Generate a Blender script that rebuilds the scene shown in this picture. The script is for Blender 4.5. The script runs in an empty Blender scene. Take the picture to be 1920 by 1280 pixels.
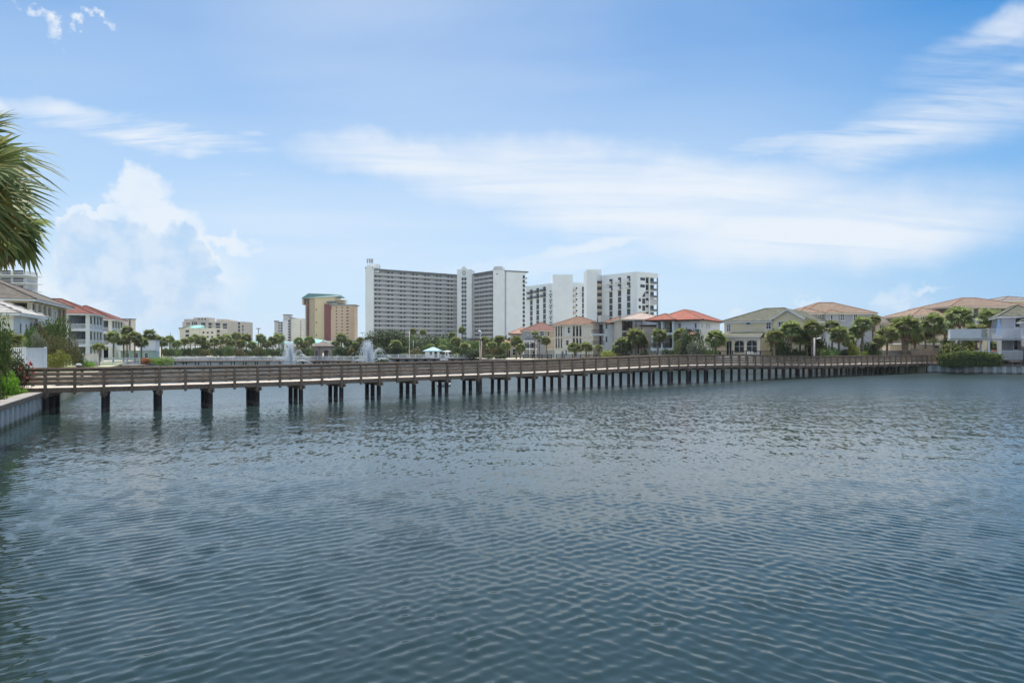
import bpy, bmesh, math, random
import numpy as np
from mathutils import Vector, Matrix, geometry
random.seed(7); rng = np.random.default_rng(7)
S = bpy.context.scene
COL = S.collection
R = math.radians
# ------------------------------------------------------------------ camera, sky, sun, exposure
CAMZ = 4.6; F = 1280.0
cam_d = bpy.data.cameras.new('camera'); cam = bpy.data.objects.new('camera', cam_d); COL.objects.link(cam)
cam.location = (0, 0, CAMZ); cam.rotation_euler = (R(90), 0, 0)
cam_d.sensor_width = 36; cam_d.lens = 24; cam_d.shift_y = 10/1920; cam_d.clip_start = .1; cam_d.clip_end = 20000
S.camera = cam
SUN_EL, SUN_AZ = 72, -12            # degrees; azimuth from +Y towards +X
S.view_settings.view_transform = 'Standard'; S.view_settings.look = 'None'
S.view_settings.exposure = 0.43; S.view_settings.gamma = 1; S.view_settings.use_curve_mapping = False
S.cycles.max_bounces = 6; S.cycles.transparent_max_bounces = 12; S.cycles.diffuse_bounces = 3; S.cycles.glossy_bounces = 3
S.cycles.transmission_bounces = 4; S.cycles.volume_bounces = 0
S.cycles.caustics_reflective = False; S.cycles.caustics_refractive = False; S.cycles.sample_clamp_indirect = 6; S.cycles.sample_clamp_direct = 4

sun_d = bpy.data.lights.new('sun', 'SUN'); sun = bpy.data.objects.new('sun', sun_d); COL.objects.link(sun)
sun_d.energy = 5.0; sun_d.angle = R(.53); sun_d.color = (1, .96, .89)
sdir = Vector((math.sin(R(SUN_AZ))*math.cos(R(SUN_EL)), math.cos(R(SUN_AZ))*math.cos(R(SUN_EL)), math.sin(R(SUN_EL))))
sun.rotation_euler = sdir.to_track_quat('Z', 'Y').to_euler(); sun.location = sdir*300

class NT:
    """short hand for wiring shader nodes"""
    def __init__(s, nt): s.nt = nt; s.n = nt.nodes; s.l = nt.links
    def node(s, t, **kw):
        n = s.n.new(t)
        for k, v in kw.items(): setattr(n, k, v)
        return n
    def put(s, sock, v):
        if isinstance(v, bpy.types.NodeSocket): s.l.new(v, sock)
        elif v is not None: sock.default_value = v
    def math(s, op, a, b=None, c=None, clamp=False):
        n = s.node('ShaderNodeMath', operation=op, use_clamp=clamp)
        for i, v in enumerate((a, b, c)): s.put(n.inputs[i], v)
        return n.outputs[0]
    def vmath(s, op, a, b=None, scale=None):
        n = s.node('ShaderNodeVectorMath', operation=op); s.put(n.inputs[0], a); s.put(n.inputs[1], b)
        if scale is not None: s.put(n.inputs['Scale'], scale)
        return n.outputs['Value'] if op in ('LENGTH', 'DOT_PRODUCT', 'DISTANCE') else n.outputs[0]
    def rng(s, v, a, b, c=0., d=1., smooth=True):
        n = s.node('ShaderNodeMapRange', interpolation_type='SMOOTHSTEP' if smooth else 'LINEAR')
        s.put(n.inputs['Value'], v); n.inputs['From Min'].default_value = a; n.inputs['From Max'].default_value = b
        n.inputs['To Min'].default_value = c; n.inputs['To Max'].default_value = d
        return n.outputs['Result']
    def noise(s, vec, scale, detail=4, rough=.55, dist=0., dim='3D'):
        n = s.node('ShaderNodeTexNoise', noise_dimensions=dim); s.put(n.inputs['Vector'], vec)
        n.inputs['Scale'].default_value = scale; n.inputs['Detail'].default_value = detail
        n.inputs['Roughness'].default_value = rough; n.inputs['Distortion'].default_value = dist
        return n
    def mapping(s, vec, loc=(0,0,0), rot=(0,0,0), scale=(1,1,1)):
        n = s.node('ShaderNodeMapping'); s.put(n.inputs['Vector'], vec); n.inputs['Location'].default_value = loc
        n.inputs['Rotation'].default_value = rot; n.inputs['Scale'].default_value = scale
        return n.outputs[0]
    def mix(s, fac, a, b, mode='MIX'):
        n = s.node('ShaderNodeMix', data_type='RGBA', blend_type=mode); s.put(n.inputs['Factor'], fac)
        s.put(n.inputs[6], (*a, 1) if isinstance(a, tuple) and len(a) == 3 else a)
        s.put(n.inputs[7], (*b, 1) if isinstance(b, tuple) and len(b) == 3 else b)
        return n.outputs[2]

def build_world():
    w = bpy.data.worlds.new('World'); S.world = w; w.use_nodes = True
    w.node_tree.nodes.clear(); t = NT(w.node_tree)
    out = t.node('ShaderNodeOutputWorld')
    sky = t.node('ShaderNodeTexSky', sky_type='NISHITA'); sky.sun_disc = False
    sky.sun_elevation = R(SUN_EL); sky.sun_rotation = R(SUN_AZ); sky.air_density = 1.0; sky.dust_density = .25; sky.ozone_density = 2.0; sky.altitude = 0
    tint = t.mix(1., sky.outputs[0], (.20,.66,.93), 'MULTIPLY')
    bg = t.node('ShaderNodeBackground'); t.l.new(tint, bg.inputs[0]); bg.inputs[1].default_value = .115
    d = t.node('ShaderNodeTexCoord').outputs['Generated']
    sep = t.node('ShaderNodeSeparateXYZ'); t.l.new(d, sep.inputs[0]); x, y, z = sep.outputs
    az = t.math('ARCTAN2', x, y); el = t.math('ARCSINE', z)
    comb = t.node('ShaderNodeCombineXYZ'); t.l.new(az, comb.inputs[0]); t.l.new(el, comb.inputs[1]); ae = comb.outputs[0]
    # cirrus sheet seen in perspective: direction projected on a high plane
    zc = t.math('ADD', t.math('MAXIMUM', z, 0.0), .12)
    pl = t.vmath('DIVIDE', d, None)
    c3 = t.node('ShaderNodeCombineXYZ'); [t.l.new(zc, c3.inputs[i]) for i in range(3)]
    t.l.new(c3.outputs[0], pl.node.inputs[1])
    warp = t.noise(ae, 2.6, 5, .55); wv = t.vmath('SCALE', t.vmath('SUBTRACT', warp.outputs['Color'], (.5,.5,.5)), scale=.30)
    warp2 = t.noise(ae, 16, 5, .6); wv2 = t.vmath('SCALE', t.vmath('SUBTRACT', warp2.outputs['Color'], (.5,.5,.5)), scale=.035)
    aw = t.vmath('ADD', ae, wv2)
    awc = t.vmath('ADD', aw, t.vmath('MULTIPLY', wv, (.5, .22, 0)))
    fine = t.noise(t.mapping(pl, rot=(0,0,R(-18)), scale=(.55, 2.6, 1)), 1.7, 8, .62, .5).outputs['Fac']
    soft = t.noise(t.mapping(pl, loc=(3.1,1.7,0), rot=(0,0,R(-8)), scale=(.5, 1.3, 1)), 1.0, 6, .55, .3).outputs['Fac']
    def px(u, v):                       # picture position of a sky direction -> azimuth, elevation
        a = math.atan((u-960)/F); return a, math.atan((650-v)/F*math.cos(a))
    def blob(vec, u, v, ru, rv, rot=0., lo=1.0, hi=.15):
        a, e = px(u, v)
        m = t.mapping(vec, loc=(0,0,0)); mp = m.node; mp.vector_type = 'TEXTURE'
        mp.inputs['Location'].default_value = (a, e, 0); mp.inputs['Rotation'].default_value = (0,0,R(rot)); mp.inputs['Scale'].default_value = (ru/F, rv/F, 1)
        return t.rng(t.vmath('LENGTH', m), lo, hi)
    def fold(op, L):
        r = L[0]
        for q in L[1:]: r = t.math(op, r, q)
        return r
    bil = t.noise(ae, 26, 6, .58); bv = t.vmath('SCALE', t.vmath('SUBTRACT', bil.outputs['Color'], (.5,.5,.5)), scale=.075)
    vor = t.node('ShaderNodeTexVoronoi', feature='SMOOTH_F1'); vor.inputs['Scale'].default_value = 30; vor.inputs['Smoothness'].default_value = .6; t.l.new(t.vmath('ADD', ae, bv), vor.inputs['Vector'])
    ac = t.vmath('ADD', ae, t.vmath('ADD', bv, t.vmath('SCALE', t.vmath('SUBTRACT', vor.outputs['Color'], (.5,.5,.5)), scale=.012)))
    band = [blob(awc, 1010,325,560,112,-3), blob(awc, 760,300,300,62,-2), blob(awc,1290,345,470,88,-8), blob(awc,1480,425,470,100,0), blob(awc,1180,390,480,95,-4), blob(awc,1650,435,310,85,0),
            t.math('MULTIPLY', blob(awc,1130,455,340,26,10), .8), t.math('MULTIPLY', blob(awc,1000,495,420,40,4), .6)]
    thin = [t.math('MULTIPLY', blob(awc, 310,250,320,40,-3), 1.15), t.math('MULTIPLY', blob(awc, 230,235,150,22,-6), 1.), t.math('MULTIPLY', blob(awc,490,255,60,20,0), .8),
            t.math('MULTIPLY', blob(awc,1850,70,160,40,12), .75), t.math('MULTIPLY', blob(awc,1770,220,400,90,10), .85), t.math('MULTIPLY', blob(awc,1480,265,260,34,6), .55), t.math('MULTIPLY', blob(awc,1620,240,190,40,6), .5),
            t.math('MULTIPLY', blob(awc,1800,120,220,60,10), .55),
            t.math('MULTIPLY', fold('MAXIMUM', [blob(ac,88,42,95,34,-48,1,0), blob(ac,160,44,60,22,50,1,0), blob(ac,195,25,60,22,-65,1,0)]), t.rng(t.noise(ae, 60, 6, .65).outputs['Fac'], .36, .62, .15, 1.1)), t.math('MULTIPLY', blob(awc,15,200,50,25,0), .8),
            t.math('MULTIPLY', blob(awc,460,320,80,14,0), .7), t.math('MULTIPLY', blob(awc,840,200,330,30,4), .4)]
    glow = t.rng(t.math('COSINE', t.math('SUBTRACT', az, R(SUN_AZ))), .62, .97, 0., 1.)
    veil = t.math('MAXIMUM', t.math('MULTIPLY', fold('MAXIMUM', [blob(ae, 800,90,950,420,0,1.,0.), blob(ae, 600,420,900,240,0,1.,0.)]), .58), t.math('MULTIPLY', glow, .34))
    mb = t.math('MULTIPLY', fold('MAXIMUM', band), t.rng(fine, .22, .60, .58, 1.))
    mt = t.math('MULTIPLY', fold('MAXIMUM', thin), t.rng(fine, .34, .66, .1, 1.))
    # the same thin cirrus goes on over the rest of the sky
    beyond = t.math('MULTIPLY', t.rng(t.math('ABSOLUTE', az), .66, 1.1), t.math('MULTIPLY', t.rng(soft, .36, .6), t.rng(fine, .3, .6, .35, .95)))
    high = t.math('MULTIPLY', t.rng(el, .5, .75), t.math('MULTIPLY', t.rng(soft, .47, .7), t.rng(fine, .3, .65, .2, .85)))
    side = t.rng(t.math('COSINE', t.math('SUBTRACT', az, R(SUN_AZ))), .60, .93, .30, 1.)      # the air is paler below the sun
    low = t.math('MULTIPLY', t.math('POWER', t.rng(el, .40, .0, .0, 1., False), .8), .95)
    cir = fold('MAXIMUM', [mb, mt, beyond, high, t.math('MULTIPLY', veil, t.rng(soft, .3, .7, .6, 1.))])
    # cumulus heap on the left and two small ones on the right
    heap = fold('MAXIMUM', [blob(ac,185,445,62,50,0,1,.86), blob(ac,240,490,110,90,0,1,.84), blob(ac,330,475,75,62,0,1,.84), blob(ac,255,370,66,60,0,1,.55), blob(ac,330,420,125,50,-28,1,.35),
                    blob(ac,310,540,120,75,0,1,.6), blob(ac,430,450,90,26,-14,1,.3), blob(ac,380,520,150,110,0,1,.0), blob(ac,215,570,190,80,0,1,.2), blob(ac,90,540,120,80,0,1,.1)])
    small = fold('MAXIMUM', [blob(ac,1678,560,40,26,0,1,.2), blob(ac,1742,552,42,13,10,1,.2), blob(ac,1700,585,60,24,0,1,.1), blob(ac,1525,562,28,12,25,1,.1), blob(ac,1385,582,36,16,10,1,.1)])
    # shaded bellies: the same outline shifted away from the sun side
    ash = t.vmath('ADD', ac, (.003, .012, 0))
    core = fold('MAXIMUM', [blob(ash,185,445,62,50,0,.97,.74), blob(ash,240,490,110,90,0,.97,.74), blob(ash,330,475,75,62,0,.97,.74), blob(ash,310,545,120,75,0,.97,.7)])
    cum = t.math('MULTIPLY', t.math('MAXIMUM', heap, t.math('MULTIPLY', small, .6)), t.rng(bil.outputs['Fac'], .2, .55, .52, .86))
    # small clouds repeat round the rest of the horizon
    fac = fold('MAXIMUM', [t.math('MULTIPLY', cir, .94), cum])
    cc = t.mix(t.math('MULTIPLY', core, t.rng(bil.outputs['Fac'], .35, .62, 1., .45)), (.90, .96, 1.03), (.55, .73, .95))
    bgc = t.node('ShaderNodeBackground'); t.l.new(cc, bgc.inputs[0]); bgc.inputs[1].default_value = CLOUD
    bgh = t.node('ShaderNodeBackground'); t.l.new(t.mix(side, (.22,.44,.78), (.60,.76,.94)), bgh.inputs[0]); bgh.inputs[1].default_value = CLOUD*1.08
    mh = t.node('ShaderNodeMixShader'); t.l.new(low, mh.inputs[0]); t.l.new(bg.outputs[0], mh.inputs[1]); t.l.new(bgh.outputs[0], mh.inputs[2])
    mx = t.node('ShaderNodeMixShader'); t.l.new(fac, mx.inputs[0]); t.l.new(mh.outputs[0], mx.inputs[1]); t.l.new(bgc.outputs[0], mx.inputs[2])
    t.l.new(mx.outputs[0], out.inputs[0])
    w.cycles.sampling_method = 'MANUAL'; w.cycles.sample_map_resolution = 512
CLOUD = .71
build_world()

# ------------------------------------------------------------------ materials
MATS = {}
def mat(name, col, rough=.7, var=.12, scale=1.2, bump=0., spec=.3, stretch=(1,1,1), metal=0., col2=None, seam=None, bscale=None, tide=None):
    """principled with a noise-driven change of its own colour; seam=(axis, period, depth) adds courses as relief"""
    m = bpy.data.materials.new(name); m.use_nodes = True; t = NT(m.node_tree); b = t.n['Principled BSDF']
    co = t.node('ShaderNodeTexCoord').outputs['Object']
    oi = t.node('ShaderNodeObjectInfo').outputs['Random']
    cv = t.vmath('ADD', t.mapping(co, scale=stretch), None); cmb = t.node('ShaderNodeCombineXYZ'); t.l.new(t.math('MULTIPLY', oi, 37.), cmb.inputs[0]); t.l.new(cmb.outputs[0], cv.node.inputs[1])
    n1 = t.noise(cv, scale, 5, .6).outputs['Fac']
    lo = tuple(c*(1-var) for c in col); hi = tuple(min(1, c*(1+var)) for c in (col2 or col))
    c = t.mix(t.rng(n1, .3, .7), lo, hi)
    c = t.mix(t.math('MULTIPLY', t.math('SUBTRACT', oi, .5), var), c, (0,0,0)) if var > .15 else c
    if tide:                            # (colour, height, strength): growth and stains near the waterline
        gp = t.node('ShaderNodeSeparateXYZ'); t.l.new(t.node('ShaderNodeNewGeometry').outputs['Position'], gp.inputs[0])
        nn = t.noise(t.mapping(co, scale=(3,3,.6)), 1.6, 5, .65).outputs['Fac']
        c = t.mix(t.math('MULTIPLY', t.rng(t.math('SUBTRACT', gp.outputs[2], t.math('MULTIPLY', t.math('SUBTRACT', nn, .5), tide[1]*2.2)), tide[1]*1.5, tide[1]*.5), tide[2]), c, tide[0])
        c = t.mix(t.math('MULTIPLY', t.rng(nn, .5, .75), .35), c, tuple(q*.45 for q in col))
    t.l.new(c, b.inputs['Base Color']); b.inputs['Roughness'].default_value = rough; b.inputs['Specular IOR Level'].default_value = spec; b.inputs['Metallic'].default_value = metal
    h = None
    if bump: h = t.math('MULTIPLY', t.noise(cv, bscale or scale*8, 4, .6).outputs['Fac'], bump)
    if seam:
        sx = t.node('ShaderNodeSeparateXYZ'); t.l.new(co, sx.inputs[0])
        hh = None
        for ax, per, dep in seam:
            s = t.math('MULTIPLY', t.math('PINGPONG', sx.outputs[ax], per/2), dep/(per/2))
            hh = s if hh is None else t.math('ADD', hh, s)
        h = hh if h is None else t.math('ADD', h, hh)
    if h is not None:
        bp = t.node('ShaderNodeBump'); bp.inputs['Strength'].default_value = 1; bp.inputs['Distance'].default_value = 1
        t.l.new(h, bp.inputs['Height']); t.l.new(bp.outputs[0], b.inputs['Normal'])
    MATS[name] = m; return m

def leafmat(name, a, b_, tip=None, rough=.5, trans=.34):
    m = bpy.data.materials.new(name); m.use_nodes = True; t = NT(m.node_tree); b = t.n['Principled BSDF']
    g = t.node('ShaderNodeNewGeometry').outputs['Random Per Island']; oi = t.node('ShaderNodeObjectInfo').outputs['Random']
    c = t.mix(g, a, b_)
    if tip: c = t.mix(t.rng(g, .86, .96), c, tip)
    hs = t.node('ShaderNodeHueSaturation'); t.l.new(c, hs.inputs['Color']); t.l.new(t.rng(oi, 0, 1, .8, 1.22, False), hs.inputs['Value'])
    t.l.new(t.rng(oi, 0, 1, .485, .512, False), hs.inputs['Hue']); c = hs.outputs[0]
    t.l.new(c, b.inputs['Base Color']); b.inputs['Roughness'].default_value = rough; b.inputs['Specular IOR Level'].default_value = .28
    tr = t.node('ShaderNodeBsdfTranslucent'); t.l.new(c, tr.inputs['Color'])
    mx = t.node('ShaderNodeMixShader'); mx.inputs[0].default_value = trans
    t.l.new(b.outputs[0], mx.inputs[1]); t.l.new(tr.outputs[0], mx.inputs[2]); t.l.new(mx.outputs[0], t.n['Material Output'].inputs[0])
    MATS[name] = m; return m

def glassmat(name, col, rough=.06):
    m = mat(name, col, rough, .25, .6, spec=.5); return m

M_wood = mat('weathered_wood', (.26,.195,.148), .8, .35, 1.3, .012, .25, (6,1,6), bscale=9)
M_woodl = mat('weathered_board', (.325,.255,.195), .8, .38, 1.1, .01, .25, (1,7,7), bscale=9)
M_deck = mat('pale_deck_wood', (.56,.48,.40), .8, .22, 1.5, .01)  # pale weathered wood of the deck boards
M_pile = mat('tarred_pile', (.026,.022,.020), .6, .4, 2, .02, .3, (3,3,.5), tide=((.10,.095,.075), .22, .7))
M_capwood = mat('grey_cap_wood', (.30,.28,.26), .85, .25, 1.0, .015, .2, (6,1,1))
M_vinyl = mat('grey_vinyl', (.40,.44,.47), .5, .15, .8, 0, .4, (1,1,.4))
M_vinylw = mat('white_vinyl', (.47,.485,.49), .5, .14, .8, 0, .4, (1,1,.4), tide=((.10,.11,.06), .25, .85))
M_pilas = mat('white_pilaster', (.72,.74,.74), .6, .1, .8, 0, .3, (1,1,.4), tide=((.14,.15,.09), .22, .8))
M_white = mat('white_paint', (.80,.81,.82), .55, .05, .5)
M_stwhite = mat('white_stucco', (.80,.82,.83), .8, .04, .15, .004)
M_stblue = mat('blue_white_stucco', (.70,.75,.78), .8, .05, .2, .004)
M_stcream = mat('cream_stucco', (.74,.68,.56), .8, .06, .2, .004)
M_stcream2 = mat('pale_cream_stucco', (.78,.76,.68), .8, .05, .2, .004)
M_stpink = mat('pinkish_stucco', (.72,.62,.52), .8, .06, .2, .004)
M_sttan = mat('tan_stucco', (.60,.50,.38), .8, .07, .2, .004)
M_lav = mat('lavender_white_stucco', (.72,.74,.80), .8, .05, .2, .004)
M_grey = mat('grey_stucco', (.42,.43,.45), .8, .06, .2, .004)
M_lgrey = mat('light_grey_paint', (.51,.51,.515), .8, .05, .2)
M_mgrey = mat('mid_grey_paint', (.40,.40,.41), .8, .05, .2)
M_dgrey = mat('dark_grey_paint', (.16,.165,.175), .7, .08, .2)
M_base = mat('slate_grey_paint', (.25,.26,.29), .8, .06, .2)
M_bluegrey = mat('blue_grey_siding', (.40,.425,.47), .75, .07, .3, 0, .3, seam=[(2,.2,.012)])
M_yellow = mat('yellow_beige_siding', (.80,.69,.48), .75, .05, .3, 0, .3, seam=[(2,.18,.01)])
M_tanfar = mat('tan_tower_paint', (.72,.60,.38), .8, .05, .05)
M_olive = mat('olive_tan_paint', (.46,.38,.25), .8, .05, .05)
M_pinktan = mat('pink_tan_paint', (.62,.45,.31), .8, .05, .05)
M_maroon = mat('maroon_paint', (.22,.065,.055), .8, .06, .05)
M_beigefar = mat('beige_far_paint', (.62,.56,.47), .8, .05, .05)
M_greyfar = mat('grey_beige_paint', (.55,.50,.44), .8, .05, .05)
M_teal = mat('teal_metal_roof', (.025,.12,.12), .5, .08, .1)
M_aqua = mat('aqua_metal_roof', (.22,.47,.43), .5, .08, .2)
M_bluer = mat('blue_metal_roof', (.25,.42,.52), .5, .08, .2)
M_mint = mat('mint_wall_paint', (.42,.56,.50), .8, .05, .3)
T = [(2,.16,.05)]
M_rred = mat('red_tile_roof', (.27,.08,.05), .75, .25, 1.6, .02, .3, seam=T)
M_rbrown = mat('brown_red_tile_roof', (.135,.055,.042), .75, .3, 1.4, .02, .3, seam=T)
M_rorange = mat('orange_brown_tile_roof', (.175,.095,.055), .75, .3, 1.2, .02, .3, seam=T)
M_rdred = mat('dark_red_tile_roof', (.155,.045,.03), .75, .25, 1.4, .02, .3, seam=T)
M_rtan = mat('tan_tile_roof', (.205,.142,.10), .75, .25, 1.4, .02, .3, seam=T)
M_rtaupe = mat('taupe_tile_roof', (.18,.145,.125), .75, .22, 1.4, .02, .3, seam=T)
M_rpink = mat('pale_pink_tile_roof', (.36,.285,.24), .75, .18, 1.4, .02, .3, seam=T)
M_rcoral = mat('coral_tile_roof', (.33,.18,.125), .75, .2, 1.4, .02, .3, seam=T)
M_rgreen = mat('grey_green_shingle_roof', (.115,.115,.085), .85, .28, 1.6, .02, .2, seam=T)
M_rgrey = mat('grey_brown_shingle_roof', (.12,.105,.09), .85, .28, 1.6, .02, .2, seam=T)
M_rlight = mat('pale_grey_tile_roof', (.38,.365,.345), .8, .2, 1.6, .02, .2, seam=[(2,.3,.09)])
M_stone = mat('pinkish_grey_stone', (.36,.31,.28), .85, .2, 1.5, .02)
M_glass = glassmat('dark_window_glass', (.025,.03,.036)); M_glassb = glassmat('brown_window_glass', (.05,.042,.036))
M_glassl = glassmat('curtained_window_glass', (.20,.23,.25), .2)
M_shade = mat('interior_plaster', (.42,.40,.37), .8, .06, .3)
M_iron = mat('black_iron', (.02,.02,.022), .5, .2, 2)
M_brown = mat('dark_brown_trim', (.09,.045,.03), .6, .15, 1)
M_trunk = mat('palm_trunk_bark', (.24,.185,.135), .9, .45, 3, .05, .1, (1,1,4), bscale=6)
M_bark = mat('tree_bark', (.10,.08,.06), .9, .35, 3, .03, .1, (2,2,.5))
M_conc = mat('concrete', (.42,.41,.38), .85, .15, .5, .01)
M_fence = mat('tan_fence_wood', (.33,.27,.22), .85, .3, 1, .01, .2, (4,4,.6))
M_orange = mat('orange_cloth', (.7,.16,.03), .7)
M_bluecl = mat('pale_blue_canvas', (.33,.47,.68), .75, .08, 2)
M_palm = leafmat('palm_leaf', (.12,.165,.045), (.28,.32,.12), (.44,.40,.22), .5, .42)
M_palmd = leafmat('dry_palm_leaf', (.17,.11,.05), (.28,.20,.11), None, .7, .2)
M_palmn = leafmat('near_palm_leaf', (.10,.15,.045), (.27,.31,.11), (.38,.33,.10), .5, .38)
M_palmy = leafmat('yellowing_palm_leaf', (.22,.19,.035), (.30,.15,.04), (.10,.10,.04), .5, .25)
M_lf_d = leafmat('dark_foliage', (.035,.062,.02), (.085,.12,.038), (.14,.14,.07))
M_lf_m = leafmat('green_foliage', (.065,.12,.025), (.14,.21,.055), (.22,.24,.09))
M_lf_o = leafmat('olive_foliage', (.10,.115,.04), (.19,.18,.07), (.26,.17,.09))
M_lf_y = leafmat('yellow_green_foliage', (.16,.20,.03), (.28,.30,.06), (.36,.34,.10))
M_lf_l = leafmat('lime_foliage', (.14,.28,.02), (.24,.40,.05), (.32,.42,.10))
M_lf_p = leafmat('pale_dusty_foliage', (.13,.15,.09), (.22,.23,.15), (.42,.40,.32))
M_lf_r = leafmat('reddish_foliage', (.12,.035,.03), (.20,.06,.04), (.10,.12,.03))
M_fl_p = leafmat('pink_petals', (.55,.07,.12), (.70,.22,.26), None, .6, .3)
M_fl_w = leafmat('white_petals', (.62,.60,.55), (.75,.72,.66), None, .6, .3)
M_fl_o = leafmat('rust_grass_blades', (.36,.14,.05), (.45,.22,.08), None, .7, .3)
# ------------------------------------------------------------------ mesh helpers
class MB:
    """collects shapes; build() links them as ONE mesh object. frame(o, ang) sets a local frame (u along, v away, z up)"""
    def __init__(s): s.v = []; s.f = []; s.frame()
    def frame(s, ox=0., oy=0., ang=0., oz=0.):
        s.o = (ox, oy, oz); s.c = math.cos(ang); s.s = math.sin(ang); return s
    def add(s, vs, fs):
        n = len(s.v); ox, oy, oz = s.o
        for x, y, z in vs: s.v.append((ox+x*s.c-y*s.s, oy+x*s.s+y*s.c, oz+z))
        for f in fs: s.f.append(tuple(i+n for i in f))
        return s
    def box(s, x0, x1, y0, y1, z0, z1):
        return s.add([(x0,y0,z0),(x1,y0,z0),(x1,y1,z0),(x0,y1,z0),(x0,y0,z1),(x1,y0,z1),(x1,y1,z1),(x0,y1,z1)],
                     [(3,2,1,0),(4,5,6,7),(0,1,5,4),(1,2,6,5),(2,3,7,6),(3,0,4,7)])
    def prism(s, poly, z0, z1):
        n = len(poly); vs = [(x,y,z0) for x,y in poly]+[(x,y,z1) for x,y in poly]
        return s.add(vs, [tuple(range(n-1,-1,-1)), tuple(range(n,2*n))]+[(i,(i+1)%n,n+(i+1)%n,n+i) for i in range(n)])
    def wallprism(s, poly, y0, y1):     # polygon in (x,z) given depth y0..y1
        n = len(poly); vs = [(x,y0,z) for x,z in poly]+[(x,y1,z) for x,z in poly]
        return s.add(vs, [tuple(range(n)), tuple(range(2*n-1,n-1,-1))]+[(i,n+i,n+(i+1)%n,(i+1)%n) for i in range(n)])
    def tube(s, p0, p1, r0, r1=None, n=6, caps=True):
        r1 = r0 if r1 is None else r1
        p0 = Vector(p0); p1 = Vector(p1); d = (p1-p0).normalized()
        a = d.cross(Vector((0,0,1)) if abs(d.z) < .9 else Vector((1,0,0))).normalized(); b = d.cross(a)
        vs = [tuple(p+(a*math.cos(q)+b*math.sin(q))*r) for p, r in ((p0,r0),(p1,r1)) for q in [2*math.pi*i/n for i in range(n)]]
        fs = [(i,(i+1)%n,n+(i+1)%n,n+i) for i in range(n)]
        if caps: fs += [tuple(range(n-1,-1,-1)), tuple(range(n,2*n))]
        return s.add(vs, fs)
    def bar(s, p0, p1, w, h):           # rectangular bar between two points, w sideways, h up
        p0 = Vector(p0); p1 = Vector(p1); d = p1-p0; sd = Vector((-d.y, d.x, 0)).normalized()*w/2
        up = d.cross(Vector((-d.y, d.x, 0))).normalized()*h/2
        if up.z < 0: up = -up
        vs = [tuple(p+a*sd+b*up) for p in (p0,p1) for a,b in ((-1,-1),(1,-1),(1,1),(-1,1))]
        return s.add(vs, [(0,1,2,3),(7,6,5,4),(0,4,5,1),(1,5,6,2),(2,6,7,3),(3,7,4,0)])
    def wall(s, x0, x1, z0, z1, y0, y1, holes=()):   # a wall slab with rectangular holes (a,b,c,d)=(x0,x1,z0,z1)
        xs = sorted({x0,x1,*[min(max(q,x0),x1) for h in holes for q in h[:2]]}); zs = sorted({z0,z1,*[min(max(q,z0),z1) for h in holes for q in h[2:4]]})
        for j in range(len(zs)-1):
            run = None
            for i in range(len(xs)-1):
                cx = (xs[i]+xs[i+1])/2; cz = (zs[j]+zs[j+1])/2
                solid = not any(h[0] < cx < h[1] and h[2] < cz < h[3] for h in holes)
                if solid and run is None: run = xs[i]
                if (not solid) and run is not None: s.box(run, xs[i], y0, y1, zs[j], zs[j+1]); run = None
            if run is not None: s.box(run, x1, y0, y1, zs[j], zs[j+1])
        return s
    def hip(s, x0, x1, y0, y1, z, pitch=.4, th=.22, ridge=None):
        """hip roof on an eave rectangle; returns apex points for ridge caps"""
        w = x1-x0; d = y1-y0; m = min(w, d)/2; h = m*pitch
        if w >= d: A = (x0+m, (y0+y1)/2, z+h); B = (x1-m, (y0+y1)/2, z+h); B = A if w-d < .02 else B
        else: A = ((x0+x1)/2, y0+m, z+h); B = ((x0+x1)/2, y1-m, z+h)
        b = [(x0,y0,z),(x1,y0,z),(x1,y1,z),(x0,y1,z)]; u = [(x,y,z-th) for x,y,_ in b]
        vs = b+u+[A,B]; fs = [(7,6,5,4)]+[(4+i,4+(i+1)%4,(i+1)%4,i) for i in range(4)]
        if w >= d: fs += [(0,1,9,8),(2,3,8,9),(1,2,9),(3,0,8)]
        else: fs += [(0,1,8),(1,2,9,8),(2,3,9),(3,0,8,9)]
        if A == B: fs = fs[:5]+[(0,1,8),(1,2,8),(2,3,8),(3,0,8)]
        s.add(vs, fs); s.lines = [(b[0],A),(b[3],A),(b[1],B),(b[2],B),(A,B)] if w >= d else [(b[0],A),(b[1],A),(b[2],B),(b[3],B),(A,B)]
        return s
    def mesh(s, name, m, smooth=False):
        me = bpy.data.meshes.new(name); me.from_pydata(s.v, [], s.f); me.update()
        if m: me.materials.append(m)
        if smooth: me.polygons.foreach_set('use_smooth', [True]*len(me.polygons))
        return me
    def build(s, name, m, parent=None, loc=(0,0,0), rz=0., smooth=False):
        return inst(s.mesh(name, m, smooth), name, parent, loc, rz)

def npmesh(name, v, f, m, smooth=False):
    """mesh from arrays; f is (n,3) or (n,4)"""
    me = bpy.data.meshes.new(name); v = np.asarray(v, np.float32); f = np.asarray(f, np.int32); k = f.shape[1]
    me.vertices.add(len(v)); me.vertices.foreach_set('co', v.ravel())
    me.loops.add(f.size); me.loops.foreach_set('vertex_index', f.ravel())
    me.polygons.add(len(f)); me.polygons.foreach_set('loop_start', np.arange(0, f.size, k, dtype=np.int32))
    me.polygons.foreach_set('loop_total', np.full(len(f), k, np.int32))
    me.update(calc_edges=True); me.validate()
    if smooth: me.polygons.foreach_set('use_smooth', np.ones(len(f), bool))
    me.materials.append(m); return me

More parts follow.
